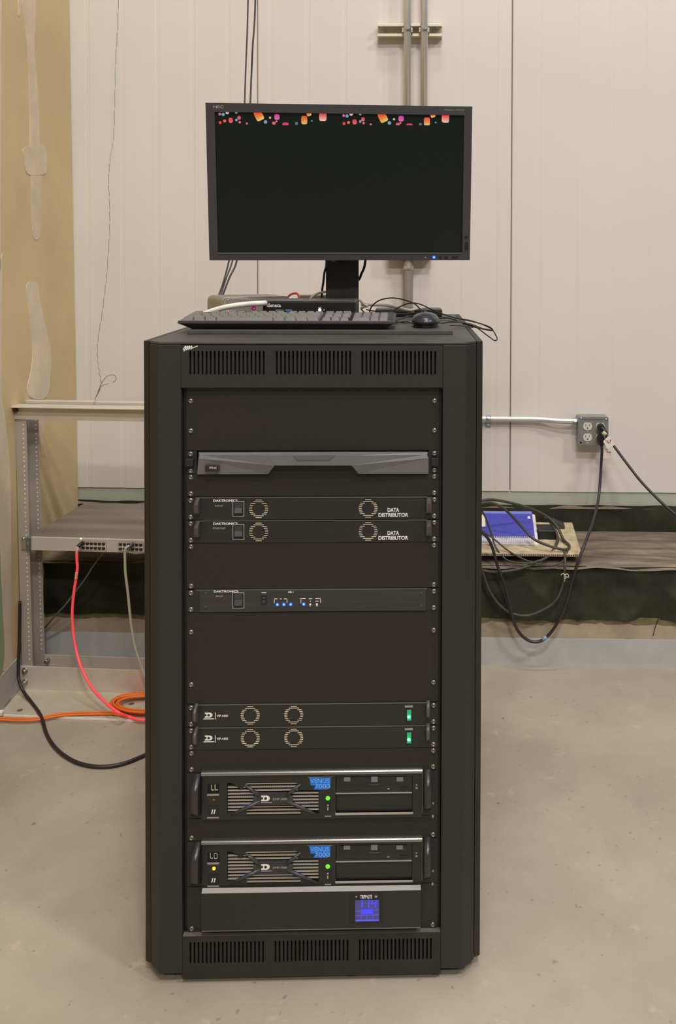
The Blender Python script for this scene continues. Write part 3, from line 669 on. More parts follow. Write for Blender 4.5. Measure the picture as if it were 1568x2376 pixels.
# ---- battery backup
yb = -.006
up_ = thing('battery_backup', 'two unit black battery backup with blue number display at the rack bottom', 'battery backup', (0, .2, zu(24)))
obj('mounting_plate', MB().box(-.2413, .2413, .0122, .0150, zu(24) + .0006, zu(22) - .0006), M_face, up_)
obj('chassis', MB().box(-.218, .218, .0165, .60, zu(24) + .001, zu(22) - .001), M_rail, up_)
x0, x1, z0, z1 = rpx(RACK, 467, 2066, 976.5, 2161.5, yb); z1 = at(RACK, 720, 2057.2, y=yb + .008).z; zsl = at(RACK, 720, 2069.3, y=yb).z
z0 = at(RACK, 700, 2158.5, y=yb).z
obj('front_cover', MB().prism([(.0120, z1), (yb + .008, z1), (yb, zsl), (yb, z0 + .0022), (yb + .003, z0), (.0120, z0)], 'x', x0, x1), M_vbez, up_, bev=.0005)
obj('cover_top_strip', MB().prism([(yb + .0076, z1 + .0004), (yb - .0004, zsl + .0002), (yb + .0004, zsl - .0004), (yb + .0084, z1)], 'x', x0 + .0005, x1 - .0005), mat('strip_dusty', (152, 146, 138), .5, metal=.2), up_)
obj('cover_bottom_strip', MB().box(x0 + .001, x1 - .001, yb - .0006, yb + .002, z0 + .0008, z0 + .0024), mat('bar_silver', (150, 148, 142), .25), up_)
a0, a1, b0, b1 = rpx(RACK, 811, 2072, 886, 2143, yb)
dp = obj('display_panel', MB().box(a0, a1, yb - .0008, yb + .001, b0, b1), M_blackp, up_, bev=.0006)
a0, a1, b0, b1 = rpx(RACK, 824, 2087, 879.5, 2137.5, yb)
obj('display', MB().box(a0, a1, yb - .0014, yb - .0008, b0, b1), mat('lcd_back', (50, 46, 90), .3, emit=.5, ec=(95, 88, 160)), dp)
L_lcd = mat('lcd_segment', (40, 40, 230), .4, emit=1.4, ec=(66, 62, 255)); L_lcd2 = mat('lcd_line', (60, 60, 190), .4, emit=.9, ec=(90, 86, 215))
yl = yb - .0015
text('TRIPP·LITE', 835.5, 2075.8, 863, 2085, yb - .0009, M_white, dp, bold=.03)
lamp(826.5, 2081, .0018, yb - .0008, M_whited, dp, h=.0006); bars([(869, 2078, 875.5, 2082.5)], yb - .0009, M_whited, dp)
def slant(lst, y, m, parent, name):
    mb = MB()
    for (ua, va, ub, vb, t) in lst:
        a, b = at(RACK, ua, va, y=y), at(RACK, ub, vb, y=y); d_ = (b - a).normalized(); n_ = Vector((-d_.z, 0, d_.x)) * t * .00042
        mb.prism([((a + n_).x, (a + n_).z), ((b + n_).x, (b + n_).z), ((b - n_).x, (b - n_).z), ((a - n_).x, (a - n_).z)], 'y', y - .0003, y)
    return obj(name, mb, m, parent)
slant([(841, 2088, 839, 2106, 3), (856.5, 2088, 854.5, 2106, 3), (873, 2088, 870.5, 2106, 3), (863.5, 2088, 862.5, 2096, 2.6), (862, 2097, 871, 2096.5, 2.6), (838.5, 2089, 841.5, 2088, 2.4), (853.5, 2089, 857, 2088, 2.4)], yl, L_lcd, dp, 'display_digits')
slant([(838, 2116, 865, 2114.5, 11)], yl, L_lcd, dp, 'display_bar')
slant([(825, 2114, 836, 2113, 1.2), (866, 2112, 879, 2111, 1.2), (825, 2124.5, 879, 2122.5, 1.2), (837, 2124, 837, 2134, 1.2), (850.5, 2124, 850.5, 2134, 1.2), (865, 2123.5, 865, 2133.5, 1.2), (825, 2136, 879, 2134.5, 3)], yl, L_lcd2, dp, 'display_lines')
for s in (-1, 1): inst(scr, (s * SX, .0122, zu(23.85)), up_)

# ---------------------------------------------------------------- things on top of the rack
ZR = ztop
brd = at(RACK, 434, 776, z=ZR); brd2 = at(RACK, 1050.6, 776.8, z=ZR); zB = ZR + .0085
obj('mat_board', MB().box(brd.x, brd2.x, brd.y, brd.y + .30, ZR + .0003, zB), mat('board_black', (70, 68, 64), .6, var=.06, vs=40), frame=RACK, bev=.001, label='thin black board lying on the rack top under the keyboard', cat='board')
# keyboard
kx0, kx1, ky0 = -.2995, .1545, .176; kd = .148; rise = at(RACK, 450, 727, y=ky0 + kd).z
zk = zB + .0003
kb = thing('keyboard', 'black full size keyboard lying at the front of the rack top', 'keyboard', (0, ky0 + kd / 2, zk))
zf_, zr_ = zk + .0205, zk + .0300        # deck height front / rear
vs = []
def ring(ins, y0, y1, za, zb2): return [(kx0 + ins, y0, za), (kx1 - ins, y0, za), (kx1 - ins, y1, zb2), (kx0 + ins, y1, zb2)]
R0 = ring(.030, ky0 + .006, ky0 + kd - .004, zk, zk); R1 = ring(0, ky0 - .004, ky0 + kd, zk + .0135, zk + .023)
R2 = ring(.0035, ky0, ky0 + kd, zk + .0175, zk + .027); 
mb = MB().add(R0 + R1 + R2, [(3, 2, 1, 0), (8, 9, 10, 11)] + [(r * 4 + i, r * 4 + (i + 1) % 4, r * 4 + 4 + (i + 1) % 4, r * 4 + 4 + i) for r in (0, 1) for i in range(4)])
obj('body', mb, M_blackp, kb, bev=.0008)
M_key = mat('key_grey', (112, 109, 103), .5, var=.05, vs=90); M_lipk = mat('keyboard_rim', (64, 65, 68), .45)
obj('front_rim', MB().box(kx0 + .002, kx1 - .002, ky0 - .0046, ky0 - .001, zk + .0120, zk + .0185), M_lipk, kb, bev=.001)
KEY = {}
def key_mesh(wu):
    w = .019 * wu - .0014; d_ = .0176; t = .0022; h = .0075
    if round(w, 4) not in KEY:
        mb = MB().add([(-w / 2, -d_ / 2, 0), (w / 2, -d_ / 2, 0), (w / 2, d_ / 2, 0), (-w / 2, d_ / 2, 0), (-w / 2 + t, -d_ / 2 + .0028, h), (w / 2 - t, -d_ / 2 + .0028, h), (w / 2 - t, d_ / 2 - .0012, h), (-w / 2 + t, d_ / 2 - .0012, h)],
                      [(4, 5, 6, 7), (0, 1, 5, 4), (1, 2, 6, 5), (2, 3, 7, 6), (3, 0, 4, 7)])
        KEY[round(w, 4)] = mesh('key', mb, M_key, Vector((0, 0, 0)))
    return KEY[round(w, 4)]
rows = [([1.25] * 3 + [6.25] + [1.25] * 4, 0), ([2.25] + [1] * 10 + [2.75], 0), ([1.75] + [1] * 11 + [2.25], 0), ([1.5] + [1] * 12 + [1.5], 0), ([1] * 13 + [2], 0), ([1, -1] + [1] * 4 + [-.5] + [1] * 4 + [-.5] + [1] * 4, 0)]
kxs = kx0 + .0085
def put_key(x, r, wu, navrow=False):
    y = ky0 + .013 + r * .0190 + (.005 if r == 5 else 0)
    z = zk + .0165 + (y - ky0) * .064
    s_ = S(); s_.name = 'key'; s_.data = key_mesh(wu); inst(s_, (x + .019 * wu / 2, y, z), kb)
for r, (ks, _) in enumerate(rows):
    x = kxs
    for k in ks:
        if k > 0: put_key(x, r, k)
        x += .019 * abs(k)
xn = kxs + .019 * 15 + .006
for r in (0, 3, 4, 5):
    for c in range(3): put_key(xn + .019 * c, r, 1)
put_key(xn + .019, 1, 1)
xp = xn + .019 * 3 + .006
for r in range(5):
    cs = [(0, 2), (2, 1), (3, 1)] if r == 0 else [(c, 1) for c in range(4)]
    for c, wu in cs: put_key(xp + .019 * c, r, wu)
# mouse
ms = at(RACK, 988.5, 763, z=zB); mx, my = ms.x, ms.y + .004
mo = thing('mouse', 'black computer mouse right of the keyboard on the rack top', 'mouse', (mx, my + .05, zB))
def blob(cx, cy, cz, rx, ry, rz, nz0, pw=2.6, n=24, m=10, fy=None):
    mb = MB(); vs = []; fs = []
    for j in range(m + 1):
        t = j / m * math.pi / 2; zz = math.sin(t) ** (2 / 2.2); rr = max(math.cos(t), 0) ** (2 / pw)
        for i in range(n):
            a = 2 * math.pi * i / n; c_, s_ = math.cos(a), math.sin(a)
            x = abs(c_) ** .8 * (1 if c_ > 0 else -1) * rx * rr; y = abs(s_) ** .85 * (1 if s_ > 0 else -1) * ry * rr
            vs.append((cx + x, cy + y, cz + rz * zz))
    for j in range(m): fs += [(j * n + i, j * n + (i + 1) % n, (j + 1) * n + (i + 1) % n, (j + 1) * n + i) for i in range(n)]
    fs.append(tuple(range(n))[::-1])
    return mb.add(vs, fs, 0, True)
obj('shell', blob(mx, my + .055, zB + .010, .0305, .057, .0215, 0), mat('mouse_black', (46, 47, 50), .3, var=.05, vs=200), mo)
obj('underside', MB().prism([(mx + .0270 * math.cos(a) * (1 if True else 0), my + .055 + .054 * math.sin(a)) for a in [2 * math.pi * i / 24 for i in range(24)]], 'z', zB + .0003, zB + .0108), M_blackp, mo)
obj('scroll_wheel', MB().cyl((mx - .003, my + .092, zB + .027), (mx + .003, my + .092, zB + .027), .006, 14), M_dkgrey, mo)
cable('mouse_cable', None, None, pp(RACK, [(982, 728, my + .11), (960, 704, .36), (915, 691.5, .42), (880, 697, .46), (861, 713, .50), (857, 728, .52)]), .0016, M_cable, parent=mo)
# mini computer
mcY = .40; z1m = at(RACK, 700, 700, y=mcY).z; a = at(RACK, 609.5, 700, y=mcY).x; b = at(RACK, 823, 700, y=mcY).x
mc = thing('mini_computer', 'flat black mini computer with white lettering behind the keyboard', 'computer', ((a + b) / 2, mcY + .06, ZR))
yawm = Matrix.Rotation(-.035, 3, 'Z')
zmb = zB + .0004
obj('case', MB().box(a, b, mcY, mcY + .125, zmb + .003, z1m), mat('pc_black', (30, 29, 28), .35), mc, bev=.0012)
obj('case_lid', MB().box(a + .001, b - .001, mcY + .0015, mcY + .124, z1m, z1m + .0022), mat('pc_lid', (74, 70, 64), .5), mc, bev=.0008)
for x in (a + .02, b - .02):
    obj('foot', MB().cyl((x, mcY + .02, zmb - .0001), (x, mcY + .02, zmb + .004), .008, 12), M_blackp, mc)
fin = MB()
for j in range(9):
    y = mcY + .012 + j * .012; fin.box(b, b + .0035, y, y + .005, zmb + .006, z1m - .003)
obj('cooling_fins', fin, M_dkgrey, mc)
text('›Seneca', 618.5, 704, 651.5, 712.5, mcY - .0002, M_white, mc, bold=.015)
def pbox(u0, v0, u1, v1, y, d_, m, parent, name, label=None, bev=0):
    x0, x1, z0, z1 = rpx(RACK, u0, v0, u1, v1, y); return obj(name, MB().box(x0, x1, y - d_, y + .001, z0, z1), m, parent, label=label, bev=bev)
pbox(640, 718, 657, 724, mcY, .006, mat('plug_grey', (96, 98, 92), .5), mc, 'usb_plug', 'grey plug in the front port')
pbox(652, 719, 664, 727, mcY, .011, M_blackp, mc, 'usb_stick', None, .001)
ub = pbox(662, 718, 677, 726, mcY, .0008, M_whited, mc, 'usb_port', 'blue tongued port'); 
pbox(664, 718.5, 676, 723, mcY - .0007, .0008, mat('usb_blue', (50, 100, 180), .5), mc, 'usb_tongue')
pbox(681, 722, 690, 728, mcY, .008, M_whited, mc, 'audio_plug', None, .001)
p = at(RACK, 741.8, 719, y=mcY); obj('power_light', MB().lathe([(.0035, 0), (.003, .0012), (0, .0018)], (p.x, mcY, p.z), (0, -1, 0), 14), led('led_white_blue', (150, 225, 255), 6), mc)
pbox(738, 712.5, 746, 715, mcY, .0004, M_whited, mc, 'printed_marks')
pbox(750, 717, 753, 720.5, mcY, .0006, M_whited, mc, 'small_lamp'); pbox(757, 722, 764.5, 725, mcY, .001, M_whited, mc, 'headphone_jack')
pbox(797, 723, 813.5, 731, mcY, .012, mat('plug_blue', (72, 116, 190), .5), mc, 'blue_plug', 'blue plug with pale green top', .001)
pbox(798, 722.3, 813, 724.2, mcY - .001, .011, mat('plug_cream', (190, 196, 140), .5), mc, 'plug_top')
# silver perforated drive box, turned
dy = .46
pa = at(RACK, 472, 688, y=dy + .03); pb_ = at(RACK, 517, 690, y=dy)
yaw = math.radians(27)
DR = Matrix.Translation((at(RACK, 517, 700, y=dy).x, dy, ZR + .0003)) @ Matrix.Rotation(yaw, 4, 'Z')
hD = at(RACK, 530, 690, y=dy).z - ZR; wD = .170; dD = .13
M_silver = mat('box_silver', (160, 154, 144), .4, metal=.45)
dr = thing('disk_drive_box', 'silver rounded drive box with perforated front behind the keyboard', 'disk drive', (wD / 2 - .015, dD / 2, 0), DR)
def rrect(x0, x1, z0, z1, r, n=5):
    P = []
    for cx_, cz_, a0 in ((x1 - r, z1 - r, 0), (x0 + r, z1 - r, 90), (x0 + r, z0 + r, 180), (x1 - r, z0 + r, 270)):
        for i in range(n + 1):
            a = math.radians(a0 + 90 * i / n); P.append((cx_ + r * math.cos(a), cz_ + r * math.sin(a)))
    return P
obj('shell', MB().prism(rrect(-.004, wD, 0, hD, .014), 'y', 0, dD), M_silver, dr, bev=.0012)
obj('front_grille', MB().prism(rrect(.002, wD - .005, .004, hD - .004, .010), 'y', -.0015, .0), mat('grille_silver', (176, 168, 158), .4, metal=.4), dr, bev=.0005)
hm = MB(); j = 0; z = hD - .009
while z > .006:
    for i in range(26):
        x = .009 + i * .0058 + (j % 2) * .0029
        if x < wD - .012: hm.lathe([(.0011, 0), (0, .0002)], (x, -.0015, z), (0, -1, 0), 6)
    z -= .0031; j += 1
obj('perforation', hm, M_void, dr, kind='stuff')
pl = at(DR, 529, 722.5, y=-.0015); obj('red_light', MB().lathe([(.0024, 0), (.002, .001), (0, .0014)], (pl.x, -.0017, pl.z), (0, -1, 0), 12), L_redl, dr)
pl = at(DR, 588, 714, y=-.0015); obj('power_button', MB().lathe([(.006, 0), (.0055, .0012), (.0035, .0012), (.003, .0004), (0, .0004)], (pl.x, -.0015, pl.z), (0, -1, 0), 16), mat('button_magenta', (150, 30, 110), .4, emit=.3), dr)
# cables on the rack top
gcab = 'cables on the rack top'
cable('white_cable', 'thick white cable arching over the left keys of the keyboard', 'cable', pp(RACK, [(462, 734, .40), (476, 727.5, .39), (500, 719, .385), (530, 711.5, .38), (570, 706, .385), (612, 703.5, .392), (640, 704, .53), (700, 712, .54)]) , .0062, mat('cable_thick_white', (228, 224, 210), .5), group=None, n=12)
cable('red_cable', 'short pink red cable loop above the mini computer', 'cable', pp(RACK, [(655, 712, .54), (664, 694, .55), (675, 683, .55), (688, 681, .55), (694, 690, .54), (697, 712, .54)]), .0028, mat('cable_pinkred', (214, 92, 84), .5))
cable('white_cable', 'slim white cable arching in front of the monitor stand', 'cable', pp(RACK, [(712, 706, .56), (725, 688, .56), (745, 678.5, .56), (775, 678, .56), (805, 684, .56), (830, 694, .55), (845, 706, .54), (852, 710, .54), (842, 713, .545), (838, 716, .55)]), .0032, M_cablew)
cable('white_cable', 'white cable trailing from the computer to the rear right of the rack top', 'cable', pp(RACK, [(838, 706, .60), (860, 707, .60), (900, 709, .62), (930, 716, .64), (950, 720, .66), (965, 717, .70), (985, 714, .74)]), .0040, M_cablew)
cable('black_cable', 'thin black cable looping from behind the keyboard over the right rack edge', 'cable', pp(RACK, [(905, 728, .5), (925, 713, .5), (950, 703.5, .48), (975, 706, .45), (1010, 722, .40), (1050, 736, .36), (1100, 747, .33), (1130, 756, .32), (1142, 764, .32), (1138, 767, .33), (1118, 762, .36), (1085, 750, .42), (1040, 744, .44), (1000, 746, .42)]), .0015, M_cable)
cable('black_cable', 'thin black cable hanging lowest over the right rack edge', 'cable', pp(RACK, [(915, 746, .33), (960, 751, .36), (1020, 750, .35), (1060, 747, .34), (1098, 756, .33), (1130, 778, .30), (1147, 790, .29), (1153, 787, .29), (1150, 778, .31), (1138, 762, .33), (1100, 746, .38), (1060, 738, .42)]), .0014, M_cable)
cable('black_cable', 'black cable lying behind the mouse towards the right edge', 'cable', pp(RACK, [(916, 744, .34), (935, 738, .38), (955, 733, .42), (1000, 740, .44), (1040, 738, .40), (1080, 752, .36), (1110, 761, .33), (1138, 766, .32)]), .0017, M_cable)
cable('black_cable', 'black cable coiled flat behind the keyboard and mouse', 'cable', pp(RACK, [(838, 718, .56), (850, 727, .50), (880, 729, .47), (930, 729, .47), (960, 724, .52), (925, 723, .55), (870, 722, .56), (850, 718, .58)]), .0016, M_cable)
cable('black_cable', 'short black cable running flat from the keyboard to the mouse', 'cable', pp(RACK, [(915, 750, .32), (940, 746, .34), (960, 751, .32), (1000, 756, .33), (1060, 755, .33), (1098, 760, .33)]), .0013, M_cable)
pbx = at(RACK, 880, 738, z=ZR)
# monitor
YM = .42
MON = Matrix.Translation((.022, YM, 1.5711)) @ (rot(.0592, 'Z') @ rot(.1238, 'X') @ rot(-.0039, 'Y')).to_4x4()
mw, mh = .6191, .3657
mn = thing('monitor', 'wide black computer monitor on a stand on top of the rack', 'monitor', (0, 0, 0), MON)
def mpx(u, v): p = at(MON, u, v, y=0); return p.x, p.z
sx0, sz1 = mpx(497.5, 259.5); sx1, _ = mpx(1077, 265); _, sz0 = mpx(790, 586.5)
fr = MB()
fr.box(-mw / 2, sx0, 0, .022, -mh / 2, mh / 2); fr.box(sx1, mw / 2, 0, .022, -mh / 2, mh / 2)
fr.box(sx0, sx1, 0, .022, -mh / 2, sz0); fr.box(sx0, sx1, 0, .022, sz1, mh / 2)
obj('bezel', fr, mat('monitor_bezel', (62, 60, 60), .42, var=.05, vs=240), mn)
obj('screen', MB().box(sx0 - .001, sx1 + .001, .0045, .008, sz0 - .001, sz1 + .001), mat('screen_black', (20, 24, 19), .28, spec=.35, emit=.020, ec=(70, 100, 80)), mn)
obj('housing', MB().prism([(.022, -mh / 2 + .003), (.022, mh / 2 - .003), (.040, mh / 2 - .02), (.062, mh / 2 - .07), (.062, -mh / 2 + .06), (.040, -mh / 2 + .015)], 'x', -mw / 2 + .003, mw / 2 - .003), M_blackp, mn, bev=.003)
obj('screen_sill', MB().box(sx0, sx1, -.0012, .004, sz0 - .0022, sz0), mat('sill_grey', (120, 118, 116), .35, metal=.4), mn)
# picture: drifting lights along the top edge of the screen (flat screen image)
pic = MB(); cols = []
def lamp_shape(u, v, wu, hv, ang, c0, c1, top_cut=None, n=12, sq=3.5):
    P0 = mpx(u, v); P1 = mpx(u + 10, v); k = (P1[0] - P0[0]) / 10
    pts = []
    for i in range(n * 2):
        a = 2 * math.pi * i / (n * 2); c_, s_ = math.cos(a), math.sin(a)
        x = abs(c_) ** (2 / sq) * (1 if c_ > 0 else -1) * wu / 2; z = abs(s_) ** (2 / sq) * (1 if s_ > 0 else -1) * hv / 2
        X = x * math.cos(ang) - z * math.sin(ang); Z = x * math.sin(ang) + z * math.cos(ang)
        pts.append((P0[0] + X * k, min(P0[1] + Z * k, sz1 - .0003), z / hv + .5))
    zlow = mpx(u, 290.5)[1]
    pts = [(x, max(z, zlow), t) for x, z, t in pts]
    s = len(pic.v); m_ = sum(p[0] for p in pts) / len(pts), sum(p[1] for p in pts) / len(pts)
    pic.add([(x, .0042, z) for x, z, _ in pts] + [(m_[0], .0042, m_[1])], [(i, (i + 1) % len(pts), len(pts)) for i in range(len(pts))])
    for _, _, t in pts + [(0, 0, .5)]: cols.append(tuple(lin(a * (1 - t) + b * t) for a, b in zip(c0, c1)) + (1,))
RD, OR, YE, PK, BL, MG, CR = (255, 60, 40), (255, 110, 50), (255, 215, 120), (250, 110, 140), (130, 175, 195), (240, 70, 170), (255, 210, 190)
for k, du in enumerate((0, 288)):
    dv = .0 + k * 3.6
    lamp_shape(600 + du, 268 + dv, 19, 24, .42, (255, 190, 80), (255, 70, 30), sq=5)
    lamp_shape(604 + du, 275 + dv, 17, 8, .42, (255, 225, 130), (255, 190, 90))
    lamp_shape(748.5 + du * .99, 270 + dv, 17, 21, 0, (255, 225, 190), (255, 40, 50), sq=5)
    lamp_shape(705.5 + du * .99, 278.5 + dv, 14, 19.5, 0, (255, 225, 100), (255, 60, 30), sq=4)
    lamp_shape(716.5 + du, 264.5 + dv, 11, 9, .3, YE, OR)
    lamp_shape(642 + du * 1.002, 271.5 + dv, 12.5, 13, 0, (230, 120, 210), (240, 50, 140), sq=3)
    lamp_shape(534.5 + du, 279 + dv, 10, 12, .1, (255, 120, 110), (255, 40, 80), sq=2.6)
    lamp_shape(554 + du, 273 + dv, 8, 9, 0, PK, (255, 60, 90), sq=2.4)
    lamp_shape(662 + du, 288 + dv * .6, 15, 8, 0, (255, 60, 100), (235, 50, 110), sq=2.4)
    lamp_shape(635 + du, 285.5 + dv * .7, 9, 7, 0, PK, (250, 70, 110), sq=2.4)
    for uu, vv, r_, c_ in ((509, 264.5, 6, PK), (517, 265.5, 7.5, BL), (526.5, 260.8, 8, CR), (547.5, 260.8, 6, BL), (520.5, 280.5, 7, OR), (510, 284.5, 7, RD), (547.8, 278.3, 6, BL), (555.5, 283.5, 5.5, PK), (572, 286.5, 5, (220, 130, 100)), (615.5, 283, 8, BL), (626, 273, 5, CR), (641, 281.5, 4.5, (240, 140, 90)), (687.5, 286.5, 7, (90, 125, 140)), (723, 280.5, 4, (100, 150, 140))):
        lamp_shape(uu + du, vv + dv * (1 if vv < 283 else .6), r_, r_, 0, c_, c_, sq=2.2)
po_ = obj('screen_picture', pic, None, mn, kind='stuff')
ca = po_.data.color_attributes.new('col', 'FLOAT_COLOR', 'POINT')
for i, c_ in enumerate(cols): ca.data[i].color = c_
m_ = bpy.data.materials.new('screen_lights'); m_.use_nodes = True; nt = m_.node_tree; b_ = nt.nodes['Principled BSDF']
at_ = nt.nodes.new('ShaderNodeAttribute'); at_.attribute_name = 'col'; nt.links.new(at_.outputs['Color'], b_.inputs['Emission Color']); b_.inputs['Emission Strength'].default_value = 1.0; b_.inputs['Base Color'].default_value = (.01, .01, .01, 1)
po_.data.materials.clear(); po_.data.materials.append(m_)
a0, c0_ = mpx(503, 289); a1, c1_ = mpx(1072, 262)
x0, z1_ = mpx(494.5, 244.5); x1, z0_ = mpx(519, 251); obj('lettering', text_mb('NEC', x0, x1, z0_, z1_, -.0002, bold=.02), M_whited, mn)
x0, z1_ = mpx(1031, 253); x1, z0_ = mpx(1077.5, 258.5); obj('lettering', text_mb('MultiSync P242W', x0, x1, z0_, z1_, -.0002), M_whited, mn)
def mlamp(u, v, r, m, name, label=None):
    x, z = mpx(u, v); return obj(name, MB().lathe([(r, 0), (r * .8, .001), (0, .0014)], (x, 0, z), (0, -1, 0), 14), m, mn, label=label)
mlamp(1006.5, 597, .0038, L_blue, 'power_light', 'lit blue power lamp'); 
x, z = mpx(1006.5, 597); obj('power_light_core', MB().lathe([(.0018, 0), (0, .0008)], (x, -.0012, z), (0, -1, 0), 12), L_cyan, mn)
mlamp(987, 598, .0018, M_whited, 'sensor')
for u0, u1 in ((1018, 1025), (1031, 1038.5), (1048, 1056), (1056.5, 1062)):
    x0, z1_ = mpx(u0, 594); x1, z0_ = mpx(u1, 599.5); obj('control_button', MB().box(x0, x1, -.001, .001, z0_, z1_), M_blackp, mn, bev=.0003)
for v0, v1 in ((547, 553), (561, 580)):
    x0, z1_ = mpx(1078.5, v0); x1, z0_ = mpx(1085, v1); obj('control_button', MB().box(x0, x1, -.001, .001, z0_, z1_), M_blackp, mn, bev=.0003)
# stand (in world axes, expressed in the monitor frame)
MI = MON.inverted()
def inmon(mb): mb.v = [MI @ p for p in mb.v]; return mb
ys = .545; cxl, cxr = at(RACK, 756, 640, y=ys).x, at(RACK, 831, 640, y=ys).x
obj('stand_column', inmon(MB().box(cxl, cxr, ys, ys + .030, ZR + .012, 1.60)), mat('stand_black', (52, 50, 47), .5, var=.08, vs=30), mn)
obj('stand_arm', inmon(MB().box(cxl + .01, cxr - .01, ys - .06, ys + .002, 1.53, 1.60)), M_blackp, mn)
obj('stand_base', inmon(MB().prism(rrect((cxl + cxr) / 2 - .095, (cxl + cxr) / 2 + .12, ys - .012, ys + .15, .03), 'z', ZR + .0003, ZR + .012)), M_dkgrey, mn)
x0 = at(RACK, 765, 610, y=ys).x
obj('cable_clip', inmon(MB().box(x0, x0 + .022, ys - .006, ys, 1.388, 1.400).box(x0 + .006, x0 + .014, ys - .012, ys, 1.385, 1.392)), mat('clip_grey', (130, 128, 124), .5), mn)
cable('power_cable', None, None, [MI @ p for p in pp(RACK, [(757, 600, .58), (756, 618, .55), (752, 635, .54), (750, 655, .55), (747, 675, .58), (746, 700, .62)])], .0028, M_cable, frame=MON, parent=mn)
cable('video_cable', None, None, [MI @ p for p in pp(RACK, [(848, 600, .52), (845, 620, .53), (838, 636, .55), (833, 648, .575), (820, 660, .60), (800, 700, .62)])], .0032, M_cable, frame=MON, parent=mn)
obj('adapter_box', MB().box(at(RACK, 690, 700, y=.60).x, at(RACK, 760, 700, y=.60).x, .60, .64, ZR + .0003, at(RACK, 720, 684, y=.60).z), M_cablew, frame=RACK, bev=.003, label='small white adapter box left of the monitor stand', cat='adapter')
obj('power_brick', MB().box(at(RACK, 872, 720, y=.76).x, at(RACK, 1024, 720, y=.76).x, .70, .79, ZR + .0003, at(RACK, 1000, 718, y=.70).z), M_dkgrey, frame=RACK, bev=.003, label='dark flat box at the rear right of the rack top', cat='adapter')
# wires dropping behind the monitor
yw = .80
def rr_(lst): return pp(RACK, lst)
gw = 'black wires behind the monitor'
cable('hanging_wire', 'left black wire hanging from above behind the monitor', 'wire', rr_([(576, -40, 1.1), (574, 60, 1.08), (570, 160, 1.05), (567, 250, 1.0), (560, 400, .95), (545, 540, .9), (530, 610, .87), (518, 655, .84), (505, 692, .80), (500, 712, .78)]), .0024, M_cable)
cable('hanging_wire', 'right black wire hanging from above behind the monitor', 'wire', rr_([(593, -40, 1.1), (591, 40, 1.08), (586, 110, 1.06), (583, 180, 1.05), (580, 250, 1.0), (572, 400, .95), (553, 560, .88), (548, 610, .86), (532, 645, .83), (513, 695, .79), (508, 712, .78)]), .0027, M_cable)
cable('hanging_wire', 'middle black wire coming out below the monitor left of the stand', 'wire', rr_([(560, 470, .9), (545, 570, .88), (538, 610, .86), (525, 645, .84), (510, 692, .80), (504, 712, .78)]), .0020, M_cable)

# ---------------------------------------------------------------- wall hardware
def rp(u, v, y): return at(ROOM, u, v, y=y)
stY = YW - .0015
def cx_(u, v, y): return rp(u, v, y).x
sx0_, sx1_ = rp(875, 70, YW - .04).x, rp(1025, 70, YW - .04).x; sz1_, sz0_ = rp(950, 55, YW - .041).z, rp(950, 84, YW - .041).z
strut = thing('strut_channel', 'short slotted metal strut channel holding the two conduits on the white wall', 'bracket', ((sx0_ + sx1_) / 2, YW, sz0_), ROOM)
y0s, y1s = YW - .041, YW - .0005; t = .0026
obj('channel', MB().prism([(y1s, sz0_), (y0s, sz0_), (y0s, sz0_ + .0095), (y0s + .007, sz0_ + .0095), (y0s + .007, sz0_ + .007), (y0s + t, sz0_ + .007), (y0s + t, sz0_ + t), (y1s - t, sz0_ + t),
                           (y1s - t, sz1_ - t), (y0s + t, sz1_ - t), (y0s + t, sz1_ - .007), (y0s + .007, sz1_ - .007), (y0s + .007, sz1_ - .0095), (y0s, sz1_ - .0095), (y0s, sz1_), (y1s, sz1_)], 'x', sx0_, sx1_), mat('strut_zinc', (216, 208, 186), .4, metal=.5), strut, bev=.0006)
for u in (893, 1010):
    p = rp(u, 72, YW - .008); obj('bolt', MB().cyl((p.x, YW - .010, p.z), (p.x, YW - .004, p.z), .007, 6), M_chrome, strut)
for i, u in enumerate((945, 984)):
    r = .0135 if i == 0 else .0132; yc = y0s - r - .001
    p = rp(u, 70, yc); pb2 = rp(u, 240, yc)
    cd = thing('conduit', ['left of two vertical steel conduits above the monitor', 'right of two vertical steel conduits above the monitor'][i], 'conduit', (p.x, yc, 1.7), ROOM, group='vertical steel conduits')
    zlow = rp(950, 470, YW - .06).z
    obj('pipe', MB().cyl((p.x, yc, zlow), (p.x, yc, 3.25), r, 24), M_emt, cd)
    cl = obj('strap_clamp', MB().cyl((p.x, yc, p.z - .007), (p.x, yc, p.z + .007), r + .0016, 24).box(p.x - r - .006, p.x + r + .006, yc - .003, yc + .012, p.z - .008, p.z + .008), M_galv, cd, bev=.0006)
    obj('bolt', MB().cyl((p.x + .001, yc - r - .010, p.z + .003), (p.x + .001, yc - r, p.z + .003), .0055, 6).cyl((p.x - .009, yc - r - .004, p.z + .002), (p.x + .012, yc - r - .004, p.z + .002), .003, 8), M_chrome, cl)
jb0, jb1 = rp(898, 500, YW - .06).x, rp(1000, 500, YW - .06).x; jz1, jz0 = rp(950, 470, YW - .06).z, rp(950, 600, YW - .06).z
obj('junction_box', MB().box(jb0, jb1, YW - .065, YW - .0005, jz0, jz1), M_galv, frame=ROOM, bev=.004, label='metal junction box on the wall just behind the monitor', cat='electrical box')
yq = YW - .035; pq = rp(946.5, 660, yq); zq1 = rp(946, 612, yq).z
cp = thing('grey_conduit', 'grey vertical pipe on the wall below the monitor right of the stand', 'conduit', (pq.x, yq, pq.z), ROOM)
